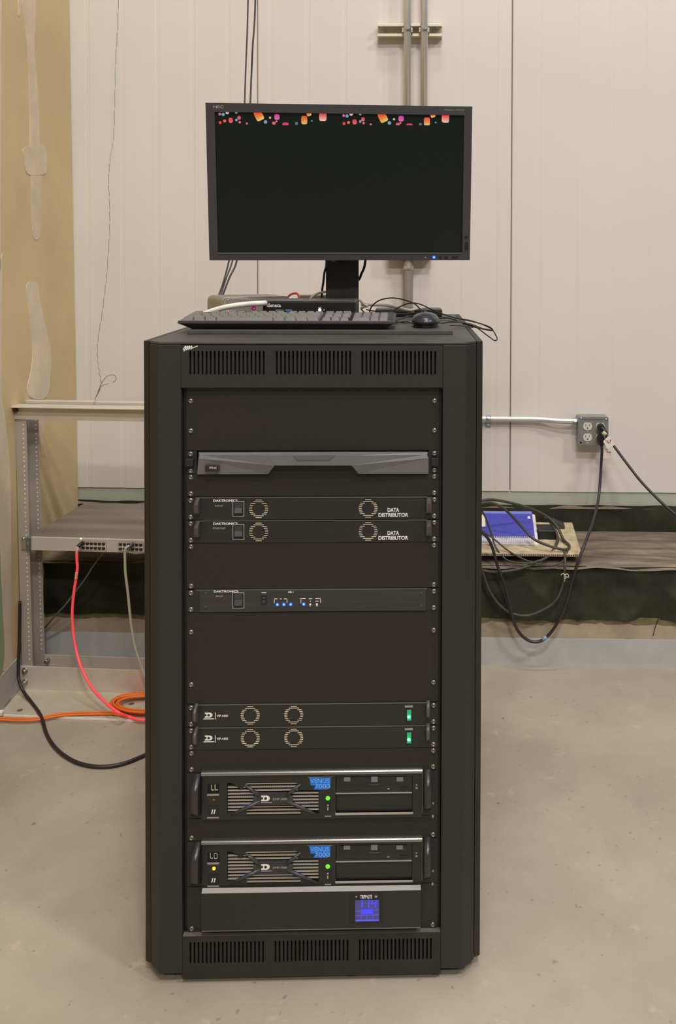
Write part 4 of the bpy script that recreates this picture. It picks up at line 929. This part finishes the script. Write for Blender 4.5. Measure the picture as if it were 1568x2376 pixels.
obj('pipe', MB().tube([(pq.x, yq, zq1 + .02), (pq.x, yq, zq1 - .3), (pq.x, yq, .86), (pq.x + .02, yq, .80), (pq.x + .09, yq, rp(1120, 974, yq).z), (pq.x + .2, yq, rp(1120, 974, yq).z)], .0178, 20, sub=5), mat('pipe_grey', (134, 130, 122), .5), cp)
zn = rp(946, 621, yq).z
obj('connector', MB().cyl((pq.x, yq, zn - .008), (pq.x, yq, zn + .006), .0215, 6).cyl((pq.x, yq, zn + .006), (pq.x, yq, jz0 + .002), .016, 18), mat('fitting_zinc', (200, 192, 165), .35, metal=.7), cp, bev=.0008)
# horizontal conduit and outlet box
yh = YW - .016; ph = rp(1220, 974.5, yh)
hc = thing('conduit', 'short horizontal steel conduit running from behind the rack to the outlet box', 'conduit', (ph.x, yh, ph.z), ROOM)
pts = [rp(1060, 971, yh), rp(1140, 972, yh), rp(1200, 972.5, yh), rp(1250, 973.5, yh - .004), rp(1300, 977, yh - .018), rp(1342, 977.5, yh - .020)]
obj('pipe', MB().tube(pts, .0108, 18, sub=6), M_emt, hc)
pc = rp(1133, 972, yh); M_zb = mat('zinc_blue', (168, 176, 186), .32, metal=.8)
obj('strap_clamp', MB().cyl((pc.x - .010, yh, pc.z), (pc.x + .010, yh, pc.z), .0125, 18).box(pc.x - .009, pc.x + .009, YW - .006, YW - .001, pc.z - .032, pc.z), M_zb, hc, bev=.001)
obj('bolt', MB().cyl((pc.x, YW - .010, pc.z - .023), (pc.x, YW - .005, pc.z - .023), .0045, 6), M_chrome, hc)
yb2 = YW - .058
bx0_, bx1_ = rp(1341, 1000, yb2).x, rp(1411.5, 1000, yb2).x; bz1_, bz0_ = rp(1375, 967, yb2).z, rp(1375, 1033, yb2).z
pn = rp(1338, 977.5, yh - .020)
obj('connector', MB().cyl((pn.x - .016, pn.y, pn.z), (bx0_ + .001, pn.y, pn.z), .0132, 8), M_zb, hc, bev=.0008)
ob = thing('outlet_box', 'grey metal double outlet box mounted on the white wall', 'electrical outlet', ((bx0_ + bx1_) / 2, YW, bz0_), ROOM)
obj('box', MB().prism(rrect(bx0_, bx1_, bz0_, bz1_, .008), 'y', yb2 + .004, YW - .0005), mat('box_galv', (150, 150, 140), .45, metal=.4), ob)
M_cov = mat('cover_grey', (132, 134, 130), .42, metal=.35, var=.06, vs=30)
cv = obj('cover_plate', MB().prism(rrect(bx0_, bx1_, bz0_, bz1_, .008), 'y', yb2, yb2 + .004), M_cov, ob, bev=.001)
obj('cover_emboss', MB().box(bx0_ + .016, bx1_ - .020, yb2 - .0012, yb2, bz1_ - .011, bz1_ - .0065), M_edge, ob, bev=.0005)
for u, v in ((1348, 971), (1406, 973)):
    p = rp(u, v, yb2); obj('cover_screw', MB().lathe([(.0042, 0), (.004, .0015), (0, .0018)], (p.x, yb2, p.z), (0, -1, 0), 12), M_chrome, ob)
p = rp(1347, 1027, yb2); obj('cover_hole', MB().lathe([(.004, 0), (0, .0003)], (p.x, yb2 - .0002, p.z), (0, -1, 0), 12), M_void, ob)
M_rec = mat('receptacle_white', (206, 200, 188), .45)
rec = []
for u, v in ((1362.8, 989), (1362.8, 1014.5), (1392.5, 990), (1392.5, 1015)):
    p = rp(u, v, yb2); R_ = .0168
    pts = [(p.x + R_ * math.cos(a), p.z + max(min(R_ * math.sin(a), .0138), -.0138)) for a in [2 * math.pi * i / 28 for i in range(28)]]
    o = obj('receptacle', MB().prism(pts, 'y', yb2 - .0022, yb2), M_rec, ob, bev=.0004); rec.append(p)
    sl = MB().box(p.x - .0078, p.x - .0060, yb2 - .0026, yb2 - .0020, p.z + .0005, p.z + .008).box(p.x + .0055, p.x + .0073, yb2 - .0026, yb2 - .0020, p.z + .0015, p.z + .0075)
    sl.lathe([(.0029, 0), (0, .0003)], (p.x, yb2 - .0022, p.z - .0068), (0, -1, 0), 12)
    obj('socket_slots', sl, M_void, o)
for v in (1000.5, 1027): 
    p = rp(1362.5, v, yb2); obj('cover_screw', MB().lathe([(.0024, 0), (.002, .001), (0, .0012)], (p.x, yb2, p.z), (0, -1, 0), 10), M_rec, ob)
# power cord A: lower right socket, hangs down, across to behind the rack
pA, pB = rec[3], rec[2]
ca_ = thing('wall_cord', 'black power cord hanging from the outlet box in a deep loop with blue tape', 'cord', (pA.x, YW, .3), ROOM)
obj('plug', MB().cyl((pA.x - .001, yb2 - .003, pA.z), (pA.x - .001, yb2 - .022, pA.z - .001), .0145, 14, .0135).cyl((pA.x, yb2 - .016, pA.z - .002), (pA.x + .002, yb2 - .020, pA.z - .028), .010, 12, .0062), M_blackp, ca_, bev=.001)
cA = [(pA.x + .002, yb2 - .020, pA.z - .024)] + [rp(u, v, y) for u, v, y in ((1396, 1050, 3.30), (1394, 1085, 3.29), (1391, 1130, 3.27), (1386, 1170, 3.22), (1374, 1215, 3.12), (1358, 1258, 3.02), (1342, 1300, 2.985), (1328, 1345, 2.985), (1316, 1390, 2.985), (1304, 1425, 2.98), (1285, 1458, 2.98), (1266, 1480, 2.98), (1248, 1489, 2.98), (1228, 1487, 2.98), (1206, 1470, 2.98), (1192, 1442, 2.98), (1182, 1400, 2.98), (1168, 1350, 2.98), (1153, 1310, 2.98), (1140, 1265, 2.98), (1122, 1238, 2.97), (1090, 1220, 2.96))]
obj('lead', MB().tube(cA, .0052, 10, sub=5), mat('cord_black', (44, 40, 42), .45, var=.15, vs=60), ca_)
pt0, pt1 = rp(1258, 1484.5, 2.98), rp(1268, 1477.5, 2.98); obj('tape', MB().cyl(pt0, pt1, .0060, 12), mat('tape_blue', (130, 158, 190), .5), ca_)
cb_ = thing('wall_cord', 'black power cord with a white warning tag leaving the outlet box to the right', 'cord', (pB.x, YW, .6), ROOM)
obj('plug', MB().cyl((pB.x, yb2 - .003, pB.z), (pB.x, yb2 - .024, pB.z - .002), .0145, 14, .013).cyl((pB.x + .002, yb2 - .018, pB.z), (pB.x + .020, yb2 - .030, pB.z - .022), .009, 12, .006), M_blackp, cb_, bev=.001)
cB = [(pB.x + .016, yb2 - .028, pB.z - .018)] + [rp(u, v, y) for u, v, y in ((1408, 1015, 3.27), (1424, 1035, 3.25), (1450, 1070, 3.22), (1485, 1115, 3.18), (1520, 1152, 3.14), (1550, 1180, 3.10), (1600, 1220, 3.05), (1680, 1290, 2.99))]
obj('lead', MB().tube(cB, .0050, 10, sub=5), mat('cord_black', (40, 36, 36), .45), cb_)
pt0, pt1 = rp(1398, 1003, 3.275), rp(1406, 1009, 3.27); obj('green_band', MB().cyl(pt0, pt1, .0072, 10), mat('band_green', (186, 190, 150), .5), cb_)
ta = [rp(u, v, 3.245) for u, v in ((1399, 1024), (1412, 1011), (1417, 1018), (1427, 1031), (1420, 1036), (1409, 1041))]
M_tag = mat('tag_white', (226, 220, 208), .5)
tgo = obj('warning_tag', MB().prism([(p.x, p.z) for p in ta], 'y', 3.2445, 3.2455), M_tag, cb_)
tb_ = [rp(u, v, 3.26) for u, v in ((1401, 1040), (1409, 1042), (1411, 1050), (1418, 1050), (1417, 1056), (1413, 1058), (1414, 1064), (1399, 1064))]
obj('warning_tag', MB().prism([(p.x, p.z) for p in tb_], 'y', 3.2595, 3.2605), mat('tag_pinkish', (222, 205, 192), .5), cb_)
tk = MB(); 
for u0, v0, u1, v1 in ((1414.5, 1020, 1417.5, 1025),):
    a, b = rp(u0, v1, 3.2443), rp(u1, v0, 3.2443); tk.box(a.x, b.x, 3.2441, 3.2444, a.z, b.z)
a, b = rp(1408, 1050.5, 3.2594), rp(1417, 1048.2, 3.2594); tk.box(a.x, b.x, 3.2590, 3.2594, a.z, b.z)
obj('tag_red_print', tk, mat('print_red', (190, 60, 45), .5), cb_)
tg2 = MB()
for j in range(4):
    a, b = rp(1403 + j * 2.2, 1023 + j * 2, 3.2443), rp(1411 + j * 2, 1021.8 + j * 2, 3.2443); tg2.box(a.x, b.x, 3.2441, 3.2444, a.z, b.z)
obj('tag_print', tg2, mat('print_dim', (150, 146, 140), .5), cb_)

# ---------------------------------------------------------------- ledge: cardboard, manual, coil
M_card = mat('cardboard', (166, 148, 116), .85, c2=(206, 188, 154), vs=22, bump=.9, bs=70)
zc0, zc1 = zled + .004, None
pf = [rp(1060, 1293, 3.035), rp(1349, 1292, 3.035)]; pk_ = rp(1327, 1218, YW - .03)
cf0, cf1 = Vector((pf[0].x - .05, 3.035, pf[1].z)), Vector((pf[1].x, 3.035, pf[1].z)); ck1 = Vector((pk_.x, YW - .03, pk_.z)); ck0 = Vector((cf0.x, YW - .03, pk_.z))
th = Vector((0, 0, .009))
mb = MB(); NX, NY = 40, 24; vs = []
for j in range(NY + 1):
    for i in range(NX + 1):
        a = cf0.lerp(cf1, i / NX); b = ck0.lerp(ck1, i / NX); p = a.lerp(b, j / NY); p.z += th.z + .0022 * noise.noise(p * 45); vs.append(p)
fs = [(j * (NX + 1) + i, j * (NX + 1) + i + 1, (j + 1) * (NX + 1) + i + 1, (j + 1) * (NX + 1) + i) for j in range(NY) for i in range(NX)]
n0 = len(vs); vs += [cf0, cf1, ck1, ck0]
top_f = [i for i in range(NX + 1)]; 
fs += [tuple([n0, n0 + 1] + top_f[::-1]), tuple([n0 + 2, n0 + 3] + [NY * (NX + 1) + i for i in range(NX + 1)]), tuple([n0 + 1, n0 + 2] + [j * (NX + 1) + NX for j in range(NY, -1, -1)]), (n0 + 3, n0 + 2, n0 + 1, n0)]
cbx = thing('cardboard_sheet', 'piece of brown corrugated cardboard lying on the ledge under the blue manual', 'cardboard', tuple((cf0 + cf1) / 2), ROOM)
obj('sheet', mb.add(vs, fs), M_card, cbx)
fl_ = MB()
x = cf0.x
while x < cf1.x - .004:
    fl_.box(x, x + .003, 3.0335, 3.035, cf0.z + .0022, cf0.z + .0068); x += .0062
obj('flutes', fl_, mat('flute_dark', (78, 66, 50), .9), cbx, kind='stuff')
# manual: tilted, spiral at the front
bl = rp(1119, 1262, 3.10); br = rp(1236, 1264, 3.10); tl_ = rp(1119, 1187, 3.26); tr_ = rp(1237, 1187, 3.26)
zf0 = bl.z
exm = Vector((1, 0, 0)); eym = (Vector((0, 3.26, tr_.z)) - Vector((0, 3.10, br.z))); Lm = eym.length; eym.normalize(); ezm = exm.cross(eym)
MF = ROOM @ Matrix.Translation((br.x + .010, 3.10, br.z)) @ Matrix((exm, eym, ezm)).transposed().to_4x4()
wM = .215
mn2 = thing('spiral_manual', 'blue covered spiral bound manual propped among cables on the ledge', 'manual', (-wM / 2, Lm / 2, 0), MF)
M_bluec = mat('cover_blue', (62, 62, 168), .38)
obj('pages', MB().box(-wM, -.002, .004, Lm - .004, -.012, -.001), mat('paper', (222, 218, 210), .7), mn2)
obj('front_cover', MB().box(-wM, .0, .036, Lm, -.0008, .0006), M_bluec, mn2)
obj('cover_band', MB().box(-wM, -.001, Lm - .014, Lm - .0005, .0006, .0009), mat('band_lightblue', (112, 126, 196), .4), mn2)
obj('clear_back', MB().prism(rrect(-wM, .012, -.012, Lm, .006), 'z', -.0145, -.0125), mat('sheet_white', (214, 210, 204), .4), mn2)
co = MB(); x = -wM + .004
M_coil = mat('comb_white', (214, 214, 222), .35)
while x < -.002:
    co.tube([(x, .040, .0006), (x, .034, .006), (x, .020, .0085), (x, .008, .004), (x, .004, -.006), (x, .008, -.014)], .0014, 6, sub=3); x += .0062
obj('binding_comb', co, M_coil, mn2)
sp = MB().tube([(-wM, .013, -.002), (-.008, .013, -.002)], .0062, 12); obj('comb_spine', sp, mat('comb_spine_white', (190, 190, 200), .4), mn2)
obj('title_label', MB().box(-wM, -.172, Lm - .085, Lm - .022, .0006, .0010), mat('label_cream', (220, 210, 184), .6), mn2)
def dl2(x0, z0, w, h):   # sideways D
    q = lambda a, b: (x0 + a * w, z0 + b * h)
    return MB().prism([q(0, 0), q(1, 0), q(1, .5), q(.92, .8), q(.7, 1), q(.3, 1), q(.08, .8), q(0, .5)], 'z', .0006, .0010)
obj('logo', dl2(-.018, Lm - .040, .010, .014), M_white, mn2)
# coil of cable
M_co = M_cableg
ga = 'coiled cable strands on the ledge'
coil = thing('cable_coil', 'loose coil of dusty black cable over the blue manual and ledge', 'cable', (rp(1200, 1300, 3.05).x, 3.1, zled), ROOM)
def strand(lst, r): obj('strand', MB().tube([rp(*p) for p in lst], r, 8, sub=5), M_co, coil)
strand([(1090, 1172, 3.05), (1121, 1161, 3.06), (1148, 1160, 3.08), (1190, 1168, 3.12), (1230, 1180, 3.16), (1268, 1198, 3.18), (1292, 1222, 3.17), (1306, 1250, 3.14), (1320, 1265, 3.10), (1318, 1273, 3.07), (1305, 1275, 3.05), (1272, 1266, 3.05), (1237, 1250, 3.07), (1210, 1222, 3.09), (1180, 1190, 3.08), (1155, 1172, 3.06), (1125, 1166, 3.04), (1090, 1180, 3.02)], .0048)
strand([(1268, 1202, 3.19), (1284, 1222, 3.18), (1293, 1245, 3.15), (1289, 1266, 3.10), (1272, 1290, 3.04), (1245, 1305, 3.01), (1215, 1317, 3.00), (1180, 1325, 3.00), (1145, 1327, 3.00), (1119, 1323, 3.00), (1090, 1310, 2.99)], .0050)
strand([(1309, 1278, 3.05), (1311, 1305, 3.005), (1309, 1330, 2.995), (1303, 1365, 2.995), (1288, 1395, 2.99), (1260, 1415, 2.99), (1225, 1428, 2.99), (1190, 1424, 2.99), (1160, 1405, 2.99), (1135, 1370, 2.99), (1120, 1330, 2.99), (1100, 1280, 2.98)], .0045)
strand([(1115, 1180, 3.06), (1128, 1205, 3.07), (1140, 1240, 3.07), (1150, 1270, 3.05), (1170, 1295, 3.03), (1190, 1304, 3.01), (1230, 1307, 3.00), (1250, 1300, 3.005)], .0032)
strand([(1112, 1228, 3.06), (1128, 1238, 3.07), (1150, 1254, 3.06), (1175, 1275, 3.04), (1205, 1293, 3.02), (1235, 1305, 3.005), (1275, 1312, 3.0), (1300, 1306, 3.01), (1312, 1292, 3.03), (1317, 1275, 3.06)], .0030)
strand([(1262, 1200, 3.20), (1290, 1218, 3.19), (1302, 1240, 3.17), (1310, 1262, 3.14), (1300, 1262, 3.15), (1292, 1252, 3.16)], .0040)
p = rp(1309, 1337, 2.99)
kn = obj('tie_string', MB().tube([rp(1301, 1334, 2.985), rp(1307, 1331, 2.985), rp(1312, 1338, 2.98), rp(1319, 1339, 2.985), rp(1316, 1332, 2.985), rp(1309, 1336, 2.98), rp(1310, 1350, 2.985)], .0018, 6, sub=4).cyl(rp(1308, 1341, 2.984), rp(1313, 1341, 2.984), .0042, 8), mat('string_beige', (180, 172, 148), .8), coil)
a_ = rp(1265, 1232, 3.22)
obj('power_adapter', MB().box(a_.x - .035, a_.x + .035, 3.17, 3.24, a_.z - .030, a_.z + .020), M_blackp, frame=ROOM, bev=.006, label='small black adapter block behind the coil beside the blue manual', cat='adapter')
a_ = rp(1295, 1214, 3.30)
obj('plug_connector', MB().prism([(a_.x - .022, a_.z + .018), (a_.x + .022, a_.z - .002), (a_.x + .022, a_.z - .020), (a_.x + .004, a_.z - .030), (a_.x - .022, a_.z - .012)], 'y', 3.28, 3.32), M_dkgrey, frame=ROOM, bev=.003, label='dark plug lying at the rear corner of the cardboard', cat='plug')
strandx = obj('loose_wire', MB().tube([rp(u, v, YC - .006) for u, v in ((1530, 1430), (1526, 1440), (1520, 1455), (1515, 1475))], .0013, 6, sub=4), M_cable, frame=ROOM, label='short thin wire sticking out of the curb at the right', cat='wire')

# ---------------------------------------------------------------- left: open relay rack with network switch
b0 = rp(47.5, 1602, 2.8); 
RX, RYc = -1.3797, 2.8075
yawR = math.atan2(2.7826 - 2.8075, -.9792 + 1.3795); yawR *= .75
RR = ROOM @ Matrix.Translation((RX, RYc, 0)) @ Matrix.Rotation(yawR, 4, 'Z')
def lean(mb):
    for p in mb.v: p.x -= .0215 * p.z
    return mb
rr = thing('relay_rack', 'low open aluminium equipment frame standing in the corner left of the server rack', 'equipment frame', (.25, .06, 0), RR)
W2 = .515; zbt_ = at(RR, 47.5, 1545.6, y=0).z
zct_ = at(RR, 26, 948, y=0).z; zcb = at(RR, 27, 973, y=0).z
# base angles
def angle(name, y, sgn, z0, z1, fl, flz, x0=0, x1=W2, lab=None):
    t_ = .005
    return obj(name, MB().box(x0, x1, y, y + sgn * t_, z0, z1).box(x0, x1, y, y - sgn * fl if False else y - fl * sgn, flz, flz + t_), M_alu, rr, bev=.0008, label=lab)
yfl = at(RR, 200, 1667, z=.004).y
obj('base_angle', MB().prism([(0, 0), (0, zbt_), (.005, zbt_), (.005, .0), ], 'x', 0, W2), M_alu, rr, bev=.0008)
obj('base_flange', MB().box(-.09, W2 + .02, yfl, 0.0, .0004, .0054), M_alud, rr, bev=.0012)
obj('flange_highlight', MB().prism([(yfl - .0022, .0006), (yfl - .0002, .0006), (yfl - .0002, .0060), (yfl + .002, .0060), (yfl + .001, .0064), (yfl - .0012, .0052)], 'x', -.09, W2 + .02), mat('edge_highlight', (226, 220, 206), .4, metal=.2), rr)  # highlight along the flange's front edge, painted in as a bright strip
for u_, v_ in ((46, 1648), (305, 1633)):
    q_ = at(RR, u_, v_, z=.0056); obj('anchor_hole', MB().lathe([(.009, 0), (0, .0002)], (q_.x, q_.y, .0055), (0, 0, 1), 14), mat('hole_dark', (104, 92, 78), .8), rr)  # flat dark discs stand in for the open anchor holes
obj('base_angle', MB().box(0, W2, .085, .090, 0, zbt_), M_alu, rr, bev=.0008)
obj('base_flange', MB().box(0, W2, .090, .20, .0004, .0054), M_alud, rr)
xp0 = .004
def post(x0, s):
    zt_ = zct_ + .004
    p = MB().prism([(x0, .0052), (x0 + s * .036, .0052), (x0 + s * .036, .0082), (x0 + s * .0035, .0082), (x0 + s * .0035, .0818), (x0 + s * .036, .0818), (x0 + s * .036, .0848), (x0, .0848)], 'z', .001, zt_)
    o = obj('post', lean(p), mat('post_aluminium', (176, 169, 155), .5, metal=.3, var=.04, vs=6), rr, bev=.0006)
    hl = MB(); z = .10; k = 0
    while z < zt_ - .03:
        for yy in (.0051, .0817): hl.lathe([(.0026, 0), (0, .0002)], (x0 + s * .026, yy, z), (0, -1, 0), 8)
        k += 1; z += (.0159, .0159, .0127)[k % 3]
    obj('mounting_holes', lean(hl), mat('hole_light', (228, 220, 200), .6), o, kind='stuff')
    return o
post(xp0, 1); post(W2 - .004, -1)
for (x_, z_) in ((.010, .065), (.010, .028)): obj('bolt', MB().cyl((x_ + .006, -.012, z_), (x_ + .006, .0, z_), .0055, 6).cyl((x_ + .006, -.003, z_), (x_ + .006, 0, z_), .010, 14), M_galv, rr)
obj('bolt', MB().cyl((.052, .060, .066), (.052, .0815, .066), .0055, 6), M_galv, rr)
# top angles
zf1 = at(RR, 60, 942, y=-.03).z
ztp = zct_ + .006
obj('top_angle', lean(MB().box(-.004, W2, 0, .005, zcb, ztp)), M_alu, rr, bev=.0008)
obj('top_flange', lean(MB().prism([(-.045, -.024), (W2, -.024), (W2, .030), (-.004, .030)], 'z', ztp, ztp + .004)), M_alu, rr, bev=.0008)
obj('top_angle', lean(MB().box(-.004, W2, .085, .090, zcb, ztp)), M_alu, rr, bev=.0008)
obj('top_flange', lean(MB().prism([(-.010, .086), (W2, .086), (W2, .118), (-.030, .118)], 'z', ztp, ztp + .004)), M_alu, rr, bev=.0008)
obj('bolt', lean(MB().cyl((.013, -.010, ztp - .011), (.013, 0, ztp - .011), .006, 6)), M_dkgrey, rr)
# network switch
zs1, zs0 = at(RR, 57, 1245.5, y=-.004).z, at(RR, 76, 1276, y=-.004).z
xs0, xs1 = at(RR, 72, 1260, y=-.006).x, .475
ns = thing('network_switch', 'grey network switch with two blocks of ports bolted in the aluminium frame', 'network switch', (.24, .2, zs0), RR)
M_swf = mat('switch_face', (188, 181, 168), .45, metal=.1); M_swt = mat('switch_top', (112, 104, 94), .5, metal=.1, c2=(124, 116, 104), vs=3, stretch=(.3, 2, 1))
dpt = .385
obj('case', MB().box(xs0 - .010, xs1 + .012, .003, dpt, zs0, zs1), M_swt, ns, bev=.001)
obj('front_panel', MB().box(xs0, xs1, -.006, .003, zs0, zs1), M_swf, ns, bev=.0008)
a_ = at(RR, 50, 1243, y=-.003)
obj('mounting_ear', MB().box(a_.x - .0015, xs0, -.0035, 0, zs0 + .001, zs1 - .001), M_galv, ns, bev=.0008)
obj('end_cap', MB().box(xs0 - .014, xs0, -.012, -.003, zs0 + .001, zs1 - .001), mat('cap_grey', (92, 94, 86), .5), ns, bev=.001)
obj('green_mark', MB().box(xs0 - .0090, xs0 - .0055, -.0125, -.012, zs0 + .018, zs0 + .032), mat('mark_green', (96, 140, 50), .5, emit=.2), ns)
p = at(RR, 54, 1241, y=-.006); obj('bolt', MB().lathe([(.005, 0), (.0045, .003), (0, .004)], (p.x, -.0035, zs1 - .006), (0, -1, 0), 12), M_galv, ns)
M_olive = mat('port_outline', (150, 140, 84), .5); M_port = mat('port_dark', (36, 28, 22), .6)
PORT = mesh('port', MB().box(-.0055, .0055, -.0004, .001, -.004, .0035).box(-.003, .003, -.0004, .001, -.0055, -.004), M_port, Vector((0, 0, 0)))
ps = S(); ps.name = 'port'; ps.data = PORT
def pblock(u0, u1):
    c0 = at(RR, u0, 1262, y=-.006); c1 = at(RR, u1, 1262, y=-.006)
    zc = (zs0 + zs1) / 2 + .0005
    bl_ = obj('port_block', MB().box(c0.x, c1.x, -.0075, -.006, zs0 + .004, zs1 - .009), M_olive, ns, bev=.0003)
    obj('port_frame', MB().box(c0.x + .0015, c1.x - .0015, -.0080, -.0074, zs0 + .0055, zs1 - .0105), M_swf, ns)
    n = 6; w_ = (c1.x - c0.x - .006) / n
    for i in range(n):
        for z_ in (zc + .0045, zc - .0095): inst(ps, (c0.x + .003 + w_ * (i + .5), -.0081, z_ + .001), bl_)
    mk_ = MB()
    for i in range(2 * n): mk_.box(c0.x + .003 + w_ * (i + .5) / 2 - .0014, c0.x + .003 + w_ * (i + .5) / 2 + .0012, -.0064, -.006, zs1 - .0075, zs1 - .0058)
    obj('port_lamps', mk_, mat('port_lamp_dark', (96, 88, 60), .5), ns)
    return c0, c1
c0, c1 = pblock(187, 247.5); pblock(273, 334); pblock(352, 410)
p = at(RR, 187.5, 1250, y=-.007); obj('green_light', MB().lathe([(.0028, 0), (0, .0014)], (p.x, -.0065, p.z), (0, -1, 0), 10), led('led_pale_green', (140, 255, 90), 4), ns)
# patch cables
rc = thing('patch_cable', 'glowing pink red patch cable hanging from the network switch to the floor', 'cable', tuple(at(ROOM, 190, 1262, y=2.77)), ROOM)
def rm_(lst): return [rp(*p) for p in lst]
obj('boot', MB().tube(rm_([(193, 1259, 2.786), (186, 1264, 2.775), (181, 1269, 2.770)]), .0062, 8, sub=3), M_blackp, rc)
obj('lead_clear', MB().tube(rm_([(182, 1268, 2.770), (179.5, 1276, 2.765), (178, 1283, 2.765)]), .0042, 10, sub=4), mat('cable_faded_pink', (226, 160, 140), .5), rc)
zf2 = .0046
pr_ = rm_([(178, 1282, 2.765), (178.5, 1300, 2.765), (179.5, 1318, 2.765), (177, 1340, 2.765), (172, 1370, 2.765), (168, 1410, 2.765), (168, 1440, 2.765), (171, 1475, 2.76), (177, 1510, 2.75), (186, 1542, 2.73), (199, 1572, 2.715), (215, 1598, 2.69), (236, 1622, 2.66), (256, 1640, 2.63), (276, 1654, 2.605)])
pr_ += [at(ROOM, u, v, z=.012) for u, v in ((298, 1663), (318, 1669), (338, 1671), (370, 1672))]
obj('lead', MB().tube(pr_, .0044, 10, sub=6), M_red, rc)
obj('lead_sleeve', MB().tube(rm_([(178.2, 1328, 2.764), (177, 1336, 2.764), (176, 1344, 2.764)]), .0048, 10, sub=3), mat('cable_faded_pink', (226, 160, 140), .5), rc)
wc = thing('patch_cable', 'pale grey patch cable hanging from the right port block of the switch', 'cable', tuple(rp(300, 1262, 2.77)), ROOM)
obj('boot', MB().tube(rm_([(309, 1262, 2.775), (303, 1267, 2.765), (296, 1271, 2.76)]), .0055, 8, sub=3), M_dkgrey, wc)
obj('lead', MB().tube(rm_([(300, 1267, 2.762), (293, 1271, 2.757), (290, 1280, 2.755), (290, 1300, 2.755), (291, 1330, 2.755), (296, 1370, 2.755), (300, 1410, 2.755), (305, 1455, 2.755), (313, 1500, 2.755), (322, 1530, 2.755), (331, 1556, 2.755), (345, 1590, 2.75)]), .0042, 10, sub=5), mat('cable_bone', (176, 172, 148), .5), wc)
cable('patch_cable', 'short grey patch cable curving along the switch bottom to the right', 'cable', rm_([(300, 1272, 2.758), (297, 1280, 2.757), (310, 1283.5, 2.757), (325, 1283.5, 2.757), (345, 1280, 2.757)]), .0026, mat('cable_grey', (120, 114, 100), .5), ROOM)
cable('grey_cable', 'thin grey cable running diagonally under the network switch', 'cable', rm_([(103, 1458, 2.98), (125, 1432, 2.96), (150, 1405, 2.94), (173, 1375, 2.93), (196, 1345, 2.92), (215, 1315, 2.92), (235, 1288, 2.92), (250, 1272, 2.92)]), .0030, mat('cable_olive', (112, 110, 92), .5), ROOM)
# black cable beside the frame, on to the floor and behind the server rack
bc = rm_([(46, 1395, 2.795), (45.5, 1450, 2.795), (44.5, 1500, 2.79), (43, 1540, 2.785), (43, 1570, 2.78)]) + [at(ROOM, u, v, z=.006 + h) for u, v, h in ((47, 1588, .035), (56, 1607, .016), (75, 1632, .004), (91, 1654, .0045), (99, 1672, .0055), (107, 1700, 0), (122, 1727, 0), (146, 1751, 0), (178, 1769, 0), (215, 1778, 0), (255, 1778, 0), (295, 1769, 0), (334, 1753, 0), (380, 1735, 0))]
cable('floor_cable', 'black cable dropping beside the frame and curving over the floor to the rack', 'cable', bc, .0052, mat('cable_brownblack', (40, 34, 33), .45), ROOM)
cable('corner_cable', 'grey cable curving along the floor by the left wall base', 'cable', [rp(42, 1570, 2.80), rp(40, 1580, 2.79)] + [at(ROOM, u, v, z=.012) for u, v in ((34, 1598), (24, 1618), (8, 1638), (-8, 1650), (-40, 1665))], .005, mat('cable_midgrey', (124, 126, 124), .5), ROOM)
# orange cables
oc = thing('orange_cable', 'pair of orange cables on the floor ending in a coil beside the rack', 'cable', tuple(at(ROOM, 200, 1662, z=0)), ROOM)
for j, dv in enumerate((-2.2, 2.2)):
    obj('strand', MB().tube([at(ROOM, u, v + dv, z=.0098) for u, v in ((-30, 1667), (0, 1668), (50, 1670), (90, 1668), (130, 1660), (170, 1656.5), (220, 1655), (262, 1655), (290, 1660))], .0033, 8, sub=5), M_orange, oc)
for j in range(8):
    pts = []
    for i in range(16):
        a = 2 * math.pi * i / 16; pts.append(at(ROOM, 340 + (84 - j * 2.4 + 1.5 * math.sin(a * 3 + j)) * math.cos(a), 1632 + (25 - j * 1.25) * math.sin(a), z=.010 + .0050 * (j % 4) + .002 * math.sin(a * 2 + j)))
    obj('strand', MB().tube(pts, .0033, 8, sub=4, closed=True), M_orange, oc)
wp = at(ROOM, -2, 1655, z=.012); obj('white_plug', MB().box(wp.x - .03, wp.x + .012, wp.y - .008, wp.y + .008, .006, .02), M_white, frame=ROOM, bev=.003, label='white plug end on the floor at the left edge', cat='plug')
# string
tw = thing('hanging_string', 'thin green and white twisted string tied to the top of the aluminium frame', 'string', tuple(rp(220, 930, 2.9)), ROOM)
sp_ = curve(rm_([(275, -30, 3.3), (273, 60, 3.28), (268, 140, 3.25), (266, 240, 3.2), (263, 320, 3.16), (255, 370, 3.12), (252, 420, 3.1), (254, 480, 3.07), (254, 540, 3.04), (249, 620, 3.0), (243, 680, 2.97), (235, 740, 2.95), (227, 790, 2.93), (226, 830, 2.92), (230, 860, 2.91), (234, 888, 2.9), (231, 905, 2.9), (224, 920, 2.9), (217, 937, 2.86)]), 14)
for j, mm in enumerate((mat('string_green', (104, 128, 104), .8), mat('string_white', (196, 190, 174), .8))):
    P = [p + Vector((math.cos(i * .9 + j * math.pi), math.sin(i * .9 + j * math.pi), 0)) * .0010 for i, p in enumerate(sp_)]
    obj('twist', MB().tube(P, .00085, 5, sub=1 if False else 2), mm, tw)
obj('bow', MB().tube(rm_([(232, 896, 2.9), (243, 878, 2.9), (256, 870, 2.9), (267, 872, 2.9), (269, 881, 2.9), (262, 888, 2.9)]), .0011, 6).tube(rm_([(232, 898, 2.9), (241, 893, 2.9), (253, 890, 2.9)]), .0010, 6).cyl(rp(234, 893, 2.9), rp(228, 909, 2.9), .0022, 8).cyl(rp(228, 909, 2.9), rp(221, 925, 2.9), .0017, 8), MATS['string_green'], tw)
